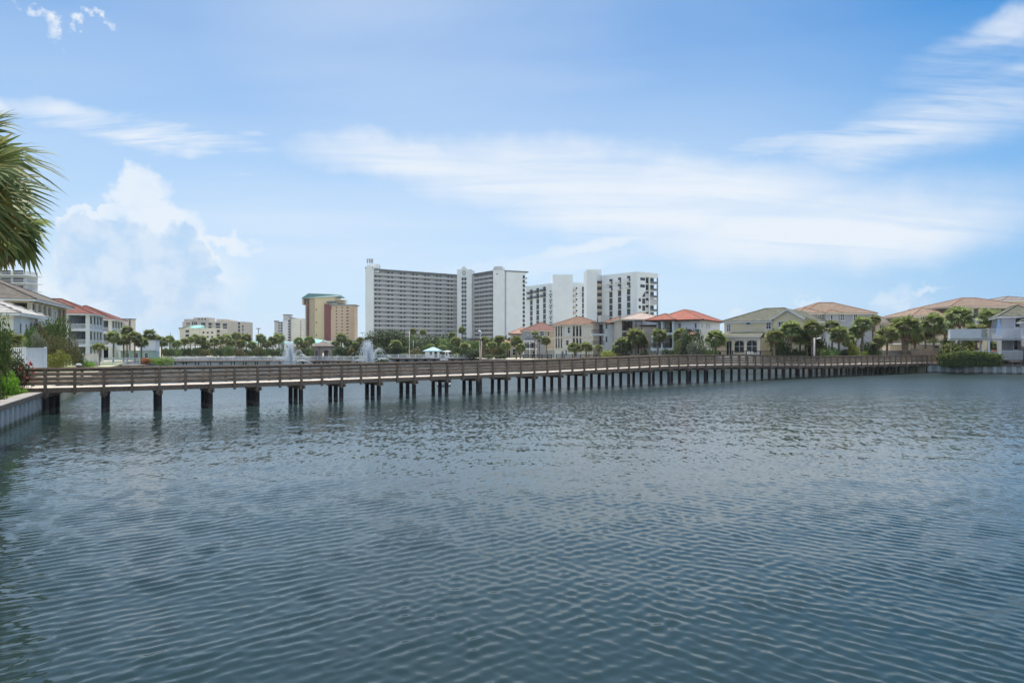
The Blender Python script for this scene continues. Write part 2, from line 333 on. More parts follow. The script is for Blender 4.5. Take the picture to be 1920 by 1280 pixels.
def inst(me, name, parent=None, loc=(0,0,0), rz=0., sc=None, rot=None):
    o = bpy.data.objects.new(name, me); COL.objects.link(o); o.location = loc
    o.rotation_euler = rot if rot else (0,0,rz)
    if sc is not None: o.scale = (sc,sc,sc) if isinstance(sc, (int, float)) else sc
    if parent: o.parent = parent
    return o
def thing(name, label, cat, loc=(0,0,0), rz=0., group=None):
    o = bpy.data.objects.new(name, None); COL.objects.link(o); o.location = loc; o.rotation_euler = (0,0,rz); o.empty_display_size = .5
    return tag(o, label, cat, group)
def tag(o, label, cat, group=None):
    o['label'] = label; o['category'] = cat
    if group: o['group'] = group
    return o
def kind(o, k): o['kind'] = k; return o
def P(px, py, Y): return Vector(((px-960)/F*Y, Y, CAMZ-(py-650)/F*Y))
def X(px, Y): return (px-960)/F*Y
def Z(py, Y): return CAMZ-(py-650)/F*Y
def fr(ax, ay, bx, by):
    """frame from ground points A (left) to B (right): origin, angle, width"""
    return (ax, ay), math.atan2(by-ay, bx-ax), math.hypot(bx-ax, by-ay)

# ------------------------------------------------------------------ ground, water
GZ = 1.45
lake = [(-6.6,-8),(-7.0,3),(-7.9,7),(-9.6,10.5),(-13.2,15.6),(-21.2,26.5),(-27.1,35.3),(-33,47.6),(-37,55),(-46,75),(-60,100),(-68,118),(-84,150),(-92,172),(-90,200),(-33,200),(-32,179),(-8,179),
        (0,171),(10,160),(24,148),(30,138),(37,124.5),(42,116),(48,112.8),(55,114.8),(64,119),(73.5,121.4),(92,110.5),(112,98.5),(150,70),(160,-8)]
def shoreY(px):
    """distance at which the far shore begins in a direction of view"""
    k = (px-960)/F
    for (x0,y0),(x1,y1) in zip(lake[13:28], lake[14:29]):
        d0, d1 = x0-k*y0, x1-k*y1
        if d0*d1 <= 0 and d0 != d1 and y0 > 100: t = d0/(d0-d1); return y0+(y1-y0)*t
    return 0.
outer = [(-1300,-300),(1300,-300),(1300,1700),(-1300,1700)]
tess = geometry.tessellate_polygon([[Vector((x,y,0)) for x,y in outer], [Vector((x,y,0)) for x,y in lake]])
allp = outer+lake
m = MB(); m.v = [(x,y,GZ) for x,y in allp]; m.f = [tuple(t) for t in tess]
n0 = len(m.v); L = len(lake)
for x, y in lake: m.v.append((x,y,GZ))
for x, y in lake: m.v.append((x,y,-2.))
for i in range(L): m.f.append((n0+i, n0+(i+1)%L, n0+L+(i+1)%L, n0+L+i))
def ground_mat():
    mm = bpy.data.materials.new('lawn_and_sand'); mm.use_nodes = True; t = NT(mm.node_tree); b = t.n['Principled BSDF']
    co = t.node('ShaderNodeTexCoord').outputs['Object']
    a = t.noise(co, .035, 4, .6).outputs['Fac']; f = t.noise(co, 1.4, 5, .7).outputs['Fac']
    g = t.mix(f, (.06,.105,.02), (.14,.16,.05)); s_ = t.mix(f, (.42,.38,.31), (.56,.52,.44))
    t.l.new(t.mix(t.rng(a, .42, .56), g, s_), b.inputs['Base Color']); b.inputs['Roughness'].default_value = .9; b.inputs['Specular IOR Level'].default_value = .15
    bp = t.node('ShaderNodeBump'); bp.inputs['Distance'].default_value = .05; t.l.new(f, bp.inputs['Height']); t.l.new(bp.outputs[0], b.inputs['Normal'])
    return mm
gnd = m.build('ground', ground_mat()); kind(gnd, 'structure')
bm = bmesh.new(); bm.from_mesh(gnd.data); bmesh.ops.recalc_face_normals(bm, faces=bm.faces); 
for f_ in bm.faces:
    if abs(f_.normal.z) > .5 and f_.normal.z < 0: f_.normal_flip()
bm.to_mesh(gnd.data); bm.free()

# thin sea-side haze: one even box of air round everything
hz = MB().box(-1400,1400,-400,1800,-3.2,78).build('haze', None); hz['kind'] = 'stuff'
hm = bpy.data.materials.new('air'); hm.use_nodes = True; hm.node_tree.nodes.clear(); hv = hm.node_tree.nodes.new('ShaderNodeVolumePrincipled')
hv.inputs['Color'].default_value = (.84,.91,1,1); hv.inputs['Density'].default_value = .00011
hm.node_tree.links.new(hv.outputs[0], hm.node_tree.nodes.new('ShaderNodeOutputMaterial').inputs['Volume']); hz.data.materials.append(hm)
def water_mat():
    mm = bpy.data.materials.new('lake_water'); mm.use_nodes = True; t = NT(mm.node_tree); b = t.n['Principled BSDF']
    co = t.node('ShaderNodeTexCoord').outputs['Object']; g = t.node('ShaderNodeNewGeometry').outputs['Normal']
    big = t.noise(co, .05, 3, .5).outputs['Fac']
    t.l.new(t.mix(t.rng(big, .3, .7), (.013,.027,.028), (.019,.034,.034)), b.inputs['Base Color'])
    b.inputs['Roughness'].default_value = .035; b.inputs['IOR'].default_value = 1.33; b.inputs['Specular IOR Level'].default_value = .6
    # wind ripples as slopes added to the surface normal, patches of stronger and weaker wind
    gust = t.rng(t.noise(t.mapping(co, rot=(0,0,R(25)), scale=(.5,1.6,1)), .09, 4, .6).outputs['Fac'], .3, .7, .75, 1.25)
    sy = t.node('ShaderNodeSeparateXYZ'); t.l.new(co, sy.inputs[0])
    far = t.rng(sy.outputs[1], 8, 55, 0, 1)          # beyond the modelled waves the ripples carry the whole slope
    n1 = t.noise(t.mapping(co, rot=(0,0,R(38)), scale=(1,.4,1)), 4.6, 3, .6); n2 = t.noise(t.mapping(co, rot=(0,0,R(-40)), scale=(1,.4,1)), 5.4, 3, .6)
    n3 = t.noise(co, 11., 2, .5)
    half = (.5,.5,.5)
    s = t.vmath('ADD', t.vmath('SUBTRACT', n1.outputs['Color'], half), t.vmath('SUBTRACT', n2.outputs['Color'], half))
    s = t.vmath('SCALE', s, scale=t.math('MULTIPLY_ADD', far, .24, .06))
    s = t.vmath('ADD', s, t.vmath('SCALE', t.vmath('SUBTRACT', n3.outputs['Color'], half), scale=t.math('MULTIPLY_ADD', far, .12, .045)))
    t.l.new(t.math('MULTIPLY_ADD', t.rng(sy.outputs[1], 24, 90, 0, 1), .24, .055), b.inputs['Roughness'])      # ripples too small to model
    s = t.vmath('SCALE', s, scale=gust)
    s = t.vmath('MULTIPLY', s, (1,1,0))
    t.l.new(t.vmath('NORMALIZE', t.vmath('ADD', g, s)), b.inputs['Normal'])
    return mm
def waves(xs, ys, lmin):
    """sum of two crossing wind-wave trains and a little slow swell"""
    Xg, Yg = np.meshgrid(xs, ys); h = np.zeros_like(Xg); r = np.random.default_rng(11); r2 = np.random.default_rng(12); r3 = np.random.default_rng(13)
    e1 = 1/(1+np.exp((Xg-.12*Yg)/3.2)); e2 = 1.05-.85*e1; e1 = .22+.88*e1
    for k in range(96):
        tr = k % 2; lam = min(1.1, max(.17, math.exp(r.normal(math.log(.265), .30)))); ph = r.uniform(0, 6.28)
        a = (R(-52) if tr == 0 else R(50))+r.normal(0, R(13)); kk = 2*math.pi/lam
        slope = .0215*(lam/.3)**(.3 if lam < .3 else -.55)
        if lam < lmin: continue
        q = np.clip((lam/(.015*np.maximum(Yg, 1))-.8)/.5, 0, 1); q = q*q*(3-2*q)      # ever shorter waves are left to the ripples of the material
        h += q*(e1 if tr == 0 else e2)*slope/kk*np.sin(kk*(math.cos(a)*Xg+math.sin(a)*Yg)+ph)
    if Yg.max() > 24:                      # farther out: chop of a metre or two
        q = np.clip((Yg-24)/50, 0, 1)
        for k in range(60):
            lam = math.exp(r2.normal(math.log(1.45), .3)); a = R((-52,53)[k%2])+r2.normal(0, R(24)); kk = 2*math.pi/lam
            h += q*.0052/kk*np.sin(kk*(math.cos(a)*Xg+math.sin(a)*Yg)+r2.uniform(0, 6.28))
    for k in range(26):
        lam = r3.uniform(1.2, 4.5); a = R(90)+r3.normal(0, R(45)); ph = r3.uniform(0, 6.28); kk = 2*math.pi/lam
        h += .0030/kk*np.sin(kk*(math.cos(a)*Xg+math.sin(a)*Yg)+ph)
    h = h+9.*h*h-.003
    return Xg, Yg, h
V_, F_ = [], []; off = 0
def band(x0, x1, y0, y1, st, lmin, flat=False):
    global off
    xs = np.linspace(x0, x1, max(2, int(round((x1-x0)/st))+1)); ys = np.linspace(y0, y1, max(2, int(round((y1-y0)/st))+1))
    if flat: Xg, Yg = np.meshgrid(xs, ys); h = np.zeros_like(Xg)
    else: Xg, Yg, h = waves(xs, ys, lmin)
    nx, ny = len(xs), len(ys); i = (np.arange(ny-1)[:,None]*nx+np.arange(nx-1)[None,:]).ravel()+off
    V_.append(np.stack([Xg.ravel(), Yg.ravel(), h.ravel()], 1)); F_.append(np.stack([i, i+1, i+1+nx, i+nx], 1)); off += nx*ny
band(-13, 13, 7, 14.5, .031, 0)
band(-19, 19, 14.5, 22, .048, 0)
band(-40, 40, 22, 42, .08, 0)
band(-56, 56, 42, 66, .15, 0)
band(-75, 100, 66, 205, .45, 9)
for a in ((-120,-19,-8,22),(19,170,-8,22),(-19,-13,-8,14.5),(13,19,-8,14.5),(-13,13,-8,7),(-120,-40,22,42),(40,170,22,42),(-120,-56,42,66),(56,170,42,66),(-120,-75,66,205),(100,170,66,205)): band(*a, 30, 0, True)
band(-120, 170, -8, 205, 30, 0, True); V_[-1][:,2] = -.16      # a sheet just below closes the joints between the patches
water = inst(npmesh('water', np.concatenate(V_), np.concatenate(F_), water_mat(), True), 'water'); kind(water, 'structure')
# ------------------------------------------------------------------ timber footbridge
ctrl = [(-37.25,45.75),(-34.5,46.4),(-31.7,47.2),(-28.8,48.5),(-25.8,50.2),(-20.5,53.9),(-7,63.9),(15,80.2),(31.6,92.3),(54.5,108.6),(73,120.8),(78.5,124.2)]
def catmull(c, n=40):
    p = [Vector((2*c[0][0]-c[1][0], 2*c[0][1]-c[1][1]))]+[Vector(q) for q in c]+[Vector((2*c[-1][0]-c[-2][0], 2*c[-1][1]-c[-2][1]))]; out = []
    for i in range(1, len(p)-2):
        for k in range(n):
            t = k/n; a, b, c_, d = p[i-1:i+3]
            out.append(.5*((2*b)+(c_-a)*t+(2*a-5*b+4*c_-d)*t*t+(3*b-a-3*c_+d)*t**3))
    return out+[p[-2]]
def resample(pts, step):
    out = [pts[0]]; need = step; 
    for a, b in zip(pts, pts[1:]):
        while (b-out[-1]).length >= step and (a-out[-1]).length < step:
            lo, hi = 0., 1.
            for _ in range(30):
                q = (lo+hi)/2
                if ((a+(b-a)*q)-out[-1]).length < step: lo = q
                else: hi = q
            out.append(a+(b-a)*hi)
    return out
STEP = 1.75
front = resample(catmull(ctrl), STEP); NB = len(front)-1
def railz(x):                           # top of the rail above the water: the bridge rises gently past its middle
    ks = [(-40,3.09),(-18,3.10),(-9,3.17),(3,3.22),(12,3.42),(20,3.58),(30,3.56),(40,3.34),(48,3.16),(60,3.13),(80,3.08)]
    for (a, za), (b, zb) in zip(ks, ks[1:]):
        if a <= x <= b: return za+(zb-za)*(x-a)/(b-a)
    return 3.09
RH = 1.33; WID = 2.75
bridge = thing('footbridge', 'long brown timber footbridge on dark piles crossing the lake', 'footbridge', (front[0].x, front[0].y, 0))
BO = Vector((front[0].x, front[0].y, 0))
nrm = []
for i in range(NB+1):
    d = (front[min(i+1,NB)]-front[max(i-1,0)]).normalized(); nrm.append(Vector((-d.y, d.x)))
rear = [front[i]+nrm[i]*WID for i in range(NB+1)]
def p3(p, z): return Vector((p.x-BO.x, p.y-BO.y, z))
m = MB().box(0, STEP-.02, -.025, .025, -.092, .092); me_board = m.mesh('rail_board', M_woodl)
me_cap = MB().box(0, STEP-.006, -.12, .07, -.025, .025).mesh('cap_rail', M_wood)
me_post = MB().box(-.085,.085,-.085,.085,-1.75,0).mesh('post', M_wood)
me_postl = MB().box(-.085,.085,-.085,.085,-2.02,0).mesh('post', M_wood)
me_pile = MB().tube((0,0,-2.2),(0,0,1.),.195,.18,12).mesh('pile', M_pile, True)
me_beam = MB().box(0, STEP, -.04, .04, -.15, .15).mesh('stringer', M_wood)
m = MB()
for sx in (-.16,.16): m.box(sx-.05, sx+.05, -.35, WID+.2, -.13, .13)
me_bent = m.mesh('pile_cap', M_wood)
rest = MB(); rearb = MB(); deck = MB()
BZ = [.075, .385, .695, 1.005]             # board centres below the cap
nfront = 0
for i in range(NB):
    a, b = front[i], front[i+1]; za, zb = railz(a.x), railz(b.x); d = b-a; yaw = math.atan2(d.y, d.x); pit = -math.atan2(zb-za, STEP)
    for k, dz in enumerate(BZ):
        jz = random.uniform(-.008, .008); jr = random.uniform(-.004,.004)
        if nfront < 300:
            inst(me_board, 'rail_board', bridge, p3(a, za-.05-dz+jz)+Vector((nrm[i].x, nrm[i].y, 0))*.115, rot=(0, pit+jr, yaw)); nfront += 1
        else: rest.bar(p3(a+nrm[i]*.115, za-.05-dz), p3(b+nrm[i+1]*.115, zb-.05-dz), .05, .184)
        ra, rb = rear[i], rear[i+1]
        rearb.bar(p3(ra-nrm[i]*.115, za-.05-dz+jz), p3(rb-nrm[i+1]*.115, zb-.05-dz+jz), .05, .184)
    inst(me_cap, 'cap_rail', bridge, p3(a, za-.025), rot=(0, pit, yaw))
    ra, rb = rear[i], rear[i+1]; dr = rb-ra
    inst(me_cap, 'cap_rail', bridge, p3(ra, za-.025), rot=(0, pit, math.atan2(dr.y, dr.x)), sc=(dr.length/STEP,-1,1))
    inst(me_beam, 'stringer', bridge, p3(a+nrm[i]*.13, za-RH-.2), rot=(0, pit, yaw))
    inst(me_beam, 'stringer', bridge, p3(ra-nrm[i]*.13, za-RH-.2), rot=(0, pit, math.atan2(dr.y, dr.x)), sc=(dr.length/STEP,1,1))
    for k in range(12):                 # deck boards with open joints
        t0 = (k+.04)/12; t1 = (k+.96)/12; w = .01*random.random()
        q = [a.lerp(b,t0)+nrm[i]*.09, a.lerp(b,t1)+nrm[i]*.09, ra.lerp(rb,t1)-nrm[i]*.09, ra.lerp(rb,t0)-nrm[i]*.09]
        zz = [za+(zb-za)*t-RH+w for t in (t0,t1,t1,t0)]
        deck.add([tuple(p3(p, z-.045)) for p, z in zip(q,zz)]+[tuple(p3(p, z)) for p, z in zip(q,zz)], [(3,2,1,0),(4,5,6,7),(0,1,5,4),(1,2,6,5),(2,3,7,6),(3,0,4,7)])
for i in range(NB+1):
    za = railz(front[i].x); yaw = math.atan2(nrm[i].y, nrm[i].x)-math.pi/2; bent = i % 2 == 1 and i > 1
    inst(me_postl if bent else me_post, 'post', bridge, p3(front[i], za-.05), yaw); inst(me_post, 'post', bridge, p3(rear[i], za-.05), yaw)
    if bent:
        inst(me_bent, 'pile_cap', bridge, p3(front[i], za-RH-.485), yaw)
        for s_ in (.12, WID/2, WID-.12):
            p = front[i]+nrm[i]*(s_+random.uniform(-.05,.05)); hh = za-RH-.36
            inst(me_pile, 'pile', bridge, p3(p, 0), random.uniform(0,6), sc=(1,1,hh), rot=(random.uniform(-.008,.008), random.uniform(-.008,.008), random.uniform(0,6)))
if rest.v: kind(rest.build('rail_boards', M_woodl, bridge), 'stuff')
kind(rearb.build('rear_rail_boards', M_woodl, bridge), 'stuff'); kind(deck.build('deck_boards', M_deck, bridge), 'stuff')

# lamp posts fixed to the far side of the bridge
def bridge_lamp(px, Y, ytop, label, wood):
    x = X(px, Y); zt = Z(ytop, Y)
    t = thing('lamp_post', label, 'lamp post', (x, Y, 0)); mm = M_fence if wood else M_conc
    MB().tube((0,0,-2),(0,0,zt),.17 if wood else .13,.15 if wood else .11,10).build('pole', mm, t, smooth=True)
    if wood:
        MB().box(-1.1,.15,-.05,.05,zt+.02,zt+.12).build('crossarm', M_brown, t)
        a = MB(); pts = [(0,0,zt),(.06,0,zt+.3),(-.05,0,zt+.5),(.1,0,zt+.75),(-.02,0,zt+.95)]
        for p, q in zip(pts, pts[1:]): a.tube(p, q, .05, .045, 6)
        a.build('bracket', M_white, t, smooth=True)
        MB().tube((-.1,0,zt+.93),(-.1,0,zt+1.05),.16,.08,8).build('lamp_head', M_white, t)
        MB().box(-.28,-.1,-.3,.3,.55,.95).build('pile_bracket', M_wood, t)
    else:
        MB().tube((0,0,zt-.25),(.55,0,zt-.12),.03,.03,6).build('arm', M_conc, t)
        MB().wallprism([(.4,zt-.2),(1.1,zt-.08),(1.12,zt+.02),(.9,zt+.06),(.42,zt-.07)], -.14, .14).build('lamp_head', M_white, t)
bridge_lamp(901, 70.5, 638, 'round wooden lamp post with a thin crossarm standing behind the bridge rail', True)
bridge_lamp(1527, 107.5, 633, 'pale lamp post with one short arm standing at the bridge before the tan house', False)

# ------------------------------------------------------------------ seawalls
def seawall(name, label, pts, top, pw, d, matp, capw, z0=-2., pil=None):
    t = thing(name, label, 'seawall', (pts[0][0], pts[0][1], 0)); o = Vector(pts[0])
    for a, b in zip(pts, pts[1:]):
        a = Vector(a); b = Vector(b); L_ = (b-a).length; n = max(1, round(L_/pw)); ang = math.atan2(b.y-a.y, b.x-a.x); s = L_/n
        me = MB().add([(x,y,z) for z in (z0, top-.1) for x,y in ((0,0),(s*.12,-d),(s*.55,-d),(s*.67,0),(s,0),(s,.12),(0,.12))],
              [(i,(i+1)%7,7+(i+1)%7,7+i) for i in range(7)]+[tuple(range(7,14))]).mesh('panel', matp)
        if pil: me = MB().box(0,s,-.04,.12,z0,top-.1).mesh('panel', matp); me_pl = MB().box(s*.3,s*.72,-d,-.041,z0,top-.1).mesh('pilaster', pil)
        for k in range(n):
            q = a+(b-a)*(k/n)-o; inst(me, 'panel', t, (q.x,q.y,0), ang)
            if pil: inst(me_pl, 'pilaster', t, (q.x,q.y,0), ang)
        q = a-o; e = .12
        MB().box(-e, L_+e, -d-.14, capw, top-.06, top).build('cap', M_capwood, t, (q.x,q.y,random.uniform(0,.004)), ang)
        MB().box(-.02, L_+.02, -d-.12, -d-.005, top-.30, top-.061).build('waler', M_wood, t, (q.x,q.y,0), ang)
    return t
seawall('seawall', 'grey ribbed seawall with a wide wooden cap curving to the bridge', lake[1:8], GZ+.06, 1.25, .30, M_vinylw, .5)
seawall('seawall', 'white and grey ribbed seawall below the round hedges and grey house', lake[27:31], 1.64, 1.35, .16, M_vinylw, .35, pil=M_pilas)
t = thing('timber_bulkhead', 'dark timber bulkhead under the left end of the footbridge', 'bulkhead', (-33,47.6,0)); L_ = 8.4; an = math.atan2(7.4,-4)
for k in range(28): inst(MB().box(0,.28,-.05,.1,-2,GZ+.02).mesh('plank', M_pile) if k == 0 else bpy.data.meshes['plank'], 'plank', t, (k*.3*math.cos(an),k*.3*math.sin(an),0), an)
seawall('seawall', 'dark low seawall under the white railing beside the second fountain', lake[16:18], 1.62, 2.4, .1, M_dgrey, .3)
# ------------------------------------------------------------------ vegetation
def unit(v): return v/np.maximum(np.linalg.norm(v, axis=-1, keepdims=True), 1e-9)
def fan_leaf(r, origin, out, Lp, Rb, nseg, wide=1.95, droop=.35, petw=.02):
    """one palmetto fan: petiole plus pointed segments; returns triangles"""
    out = unit(out); up = np.array([0,0,1.]); side = np.cross(out, up); side = unit(side) if np.linalg.norm(side) > 1e-3 else np.array([1.,0,0])
    nrm_ = np.cross(side, out); roll = r.normal(0, .35); side = side*math.cos(roll)+nrm_*math.sin(roll); nrm_ = np.cross(side, out)
    c = origin+out*Lp+np.array([0,0,-.10*Lp*max(0, out[0]**2+out[1]**2)])
    v = []; f = []
    def tri(*p):
        n = len(v); v.extend(p); f.append((n, n+1, n+2))
    tri(origin-side*petw, origin+side*petw, c)
    for k in range(nseg):
        a = (k/(nseg-1)-.5)*2*wide*r.uniform(.97, 1.03); L = Rb*(.72+.28*math.cos(a*.8))*r.uniform(.9, 1.08)
        d = out*math.cos(a)+side*math.sin(a)-nrm_*.12; d = unit(d); w = np.cross(d, nrm_); w = unit(w)*Rb*wide/nseg*.62
        mid = c+d*L*.55+np.array([0,0,-.06*L*droop]); tip = c+d*L*.93+np.array([0,0,-L*droop*r.uniform(.5, 1.3)*.55])
        n = len(v); v.extend([c, mid-w, mid+w+nrm_*.25*np.linalg.norm(w), tip]); f.append((n, n+1, n+2)); f.append((n+1, n+3, n+2))
    return v, f
def palm_crown(seed, nleaf=46, nseg=13, low=-.45, Lp=.95, Rb=.85, up=.0):
    r = np.random.default_rng(seed); V = []; Fc = []
    for i in range(nleaf):
        q = (i+.5)/nleaf; z = 1-(1-low)*q**(.9); ph = i*2.39996+r.normal(0, .25); s_ = math.sqrt(max(0, 1-min(1, z*z)))
        out = np.array([s_*math.cos(ph), s_*math.sin(ph), z+up]); l = Lp*r.uniform(.75, 1.12)*(.8 if z > .8 else 1)
        v, f = fan_leaf(r, np.array([0,0,0.]), out, l, Rb*r.uniform(.85, 1.1), nseg, droop=.35+.5*max(0, -z+.4))
        n = len(V); V.extend(v); Fc.extend([tuple(j+n for j in t) for t in f])
    return npmesh('crown', V, Fc, M_palm)
def palm_dry(seed, n=11, dirz=-.8):
    r = np.random.default_rng(seed+90); V = []; Fc = []
    for i in range(n):
        ph = r.uniform(0, 6.28); out = np.array([math.cos(ph)*.62, math.sin(ph)*.62, dirz+r.normal(0, .25)])
        v, f = fan_leaf(r, np.array([0,0,-.1]), out, r.uniform(.5, .85), r.uniform(.5, .75), 9, 1.2, .8)
        k = len(V); V.extend(v); Fc.extend([tuple(j+k for j in t) for t in f])
    return npmesh('dry_leaves', V, Fc, M_palmd)
def trunk_mesh(seed, r0, r1, m=None, n=10, rings=14, boots=False):
    r = np.random.default_rng(seed); v = []; f = []; ph = r.uniform(0, 6.28)
    for k in range(rings+1):
        q = k/rings; rad = (r0+(r1-r0)*q)*(1+.25*max(0, .12-q)/.12)*(1+r.normal(0, .035)); rad *= 1.0+(.22*max(0,(q-.75)/.25) if boots else 0)
        cx = .05*math.sin(q*3+ph); cy = .05*math.cos(q*2.3+ph)
        for i in range(n):
            a = 2*math.pi*i/n; rr = rad*(1+r.normal(0, .03)); v.append((cx*q+rr*math.cos(a), cy*q+rr*math.sin(a), q))
    for k in range(rings):
        for i in range(n): f.append((k*n+i, k*n+(i+1)%n, (k+1)*n+(i+1)%n, (k+1)*n+i))
    return npmesh('trunk', v, f, m or M_trunk, True)
CROWNS = [palm_crown(s, 60+5*(s%3), 12, -.62+.07*s, .95, .9) for s in range(5)]
CROWNS_UP = [palm_crown(20+s, 36, 12, -.05, .9, .85) for s in range(2)]
DRY = [palm_dry(s) for s in range(3)]
TRUNKS = [trunk_mesh(s, .17, .15, boots=s % 2 == 0) for s in range(4)]
THICK = trunk_mesh(9, .40, .52, boots=True)
npalm = 0
def palm(px, Y, cpy, rpx, label, group=None, base=None, thick=False, up=False, lean=(0,0), name='palm_tree', dry=True):
    """sabal palm: trunk, crown of fan leaves, a skirt of dry ones; cpy/rpx: where the crown's middle shows and how wide"""
    global npalm; k = npalm; npalm += 1
    Y = max(Y, shoreY(px)+.8) if px > 262 else Y; zc = Z(cpy, Y); sc = rpx/F*Y/1.44; zc += 2./F*Y; zb = GZ-.05 if base is None else base
    t = thing(name, label, 'palm tree', (X(px,Y), Y, zb), 0, group); h = zc-zb-.25*sc
    lx, ly = lean
    tr = inst((THICK if thick else TRUNKS[k%4]), 'trunk', t, (lx,ly,0), k*1.3, (min(1.25,max(.8,sc)),min(1.25,max(.8,sc)),h))
    if lx or ly: tr.rotation_euler = (math.atan2(ly,h), -math.atan2(lx,h), 0)
    inst((CROWNS_UP if up else CROWNS)[k % (2 if up else 5)], 'crown', t, (0,0,h), k*.9, (sc*random.uniform(.93,1.05), sc*random.uniform(.93,1.05), sc*random.uniform(.95,1.08)))
    if dry: inst(DRY[k%3], 'dry_leaves', t, (0,0,h), k*2.1, sc)
    return t

def leaf_cloud(seed, n, size, blobs, m, name='foliage', flat=.0):
    """leaf clumps spread through the volume of several lobes, denser outside"""
    r = np.random.default_rng(seed); w = np.array([b[3]**2 for b in blobs]); idx = r.choice(len(blobs), n, p=w/w.sum()); b = np.array(blobs)[idx]
    d = unit(r.normal(size=(n,3))); rad = b[:,3:4]*(.55+.5*r.random((n,1))**.6)*(1+.18*np.sin(d[:,:1]*7+idx[:,None])*np.cos(d[:,1:2]*6)); c = b[:,:3]+d*rad*np.array([1,1,.85])
    keep = c[:,2] > -.05; c = c[keep]; d = d[keep]; n = len(c)
    c[:,:2] /= np.percentile(np.abs(c[:,:2]), 98.5); c[:,2] /= np.percentile(c[:,2], 99)      # unit size: half width 1, height 1
    nr = unit(d*.7+r.normal(size=(n,3))*.7+np.array([0,0,.35])); a = unit(np.cross(nr, r.normal(size=(n,3)))); e = np.cross(nr, a)
    s_ = size*r.uniform(.6, 1.35, (n,1)); v = np.stack([c-a*s_, c-e*s_*.45+nr*s_*.1, c+a*s_, c+e*s_*.45+nr*s_*.1], 1).reshape(-1,3)
    return npmesh(name, v, np.arange(4*n).reshape(-1,4), m)
def lobes(seed, n=7, flat=1.):
    r = np.random.default_rng(seed); L_ = []
    for i in range(n):
        a = i*2.4+r.uniform(0,.6); q = r.uniform(.2,.62); L_.append((q*math.cos(a), q*math.sin(a), r.uniform(.32,.72)*flat, r.uniform(.32,.5)))
    return L_
BUSH = {}
def bushmesh(mn, m, k, n=1500, size=.085):
    key = (mn, k, n, size)
    if key not in BUSH: BUSH[key] = leaf_cloud(hash(key[:2]) % 997 if False else 31*k+len(mn), n, size, lobes(k*7+len(mn)), m)
    return BUSH[key]
STEM = MB()
for a in range(5): STEM.tube((0,0,0), (.3*math.cos(a*1.3), .3*math.sin(a*1.3), .55), .03, .012, 5)
me_stem = STEM.mesh('stem', M_bark)
def bush(px, Y, top, base, wpx, label, m, k=0, name='shrub', cat='shrub', group=None, n=1500, size=.085, depth=1., zb=None):
    """rounded shrub whose top/base show at picture heights top/base and whose full width is wpx"""
    Y = max(Y, shoreY(px)+.8) if px > 310 else Y; z0 = (Z(base, Y) if zb is None else zb); z1 = Z(top, Y); w = wpx/F*Y/2
    t = thing(name, label, cat, (X(px,Y), Y, z0), 0, group)
    inst(bushmesh(m.name, m, k, n, size), 'foliage', t, (0,0,0), k*1.1+px*.01, (w, w*depth, z1-z0))
    inst(me_stem, 'stem', t, (0,0,0), k, (w, w, z1-z0))
    return t
def tree(px, Y, top, base, wpx, label, m, k=0, n=2600, size=.075, group=None, crown_from=.25, zb=None):
    zb = GZ-.05 if zb is None else zb; z1 = Z(top, Y); w = wpx/F*Y/2; h = z1-zb
    t = thing('broadleaf_tree', label, 'tree', (X(px,Y), Y, zb), 0, group)
    inst(bushmesh(m.name, m, k, n, size), 'crown', t, (0,0,h*crown_from), k*1.7+px*.01, (w, w, h*(1-crown_from)))
    b = MB().tube((0,0,0), (.05*w,0,h*.45), .028*h, .02*h, 8)
    for a in range(6): b.tube((.05*w,0,h*.42), (w*.6*math.cos(a*1.05), w*.6*math.sin(a*1.05), h*(.68+.05*(a%3))), .013*h, .004*h, 5)
    b.build('trunk', M_bark, t)
    return t

# the palm close by on the left: every frond a part
def near_frond(seed, Rb, nseg, wide, droop, fold=.3):
    r = np.random.default_rng(seed); V = []; Fc = []
    for k in range(nseg):
        a = (k/(nseg-1)-.5)*2*wide; L = Rb*(.68+.32*math.cos(a*.62))*r.uniform(.93, 1.05); rib = .35*math.cos(a)
        d = np.array([math.cos(a), math.sin(a), 0.]); p0 = np.array([max(0, rib*.5*Rb), 0, 0]); w = np.array([-d[1], d[0], 0.])
        lift = .16*L*math.sin(a*1.0)**2+r.normal(0, .012); dr = droop*r.uniform(.5, 1.5)
        for sgn in (-1, 1):
            n = len(V); st = []
            for q, wd in ((0,.10),(.3,.9),(.62,.62),(.86,.26),(1.,.0)):
                ww = Rb*wide/nseg*.95*wd
                z = lift*q-dr*L*max(0, q-.42)**2*1.7-.04*L*q; c = p0+d*L*q*(1-.12*dr*q)+np.array([0,0,z]); c = c+w*r.normal(0,.004)*q
                st.append((c+np.array([0,0,-.0]), c+w*sgn*ww+np.array([0,0,ww*fold])))
            for a_, b_ in st: V.extend([a_, b_])
            for j in range(len(st)-1):
                o = n+2*j; Fc.append((o, o+1, o+3, o+2) if sgn > 0 else (o, o+2, o+3, o+1))
    return V, Fc
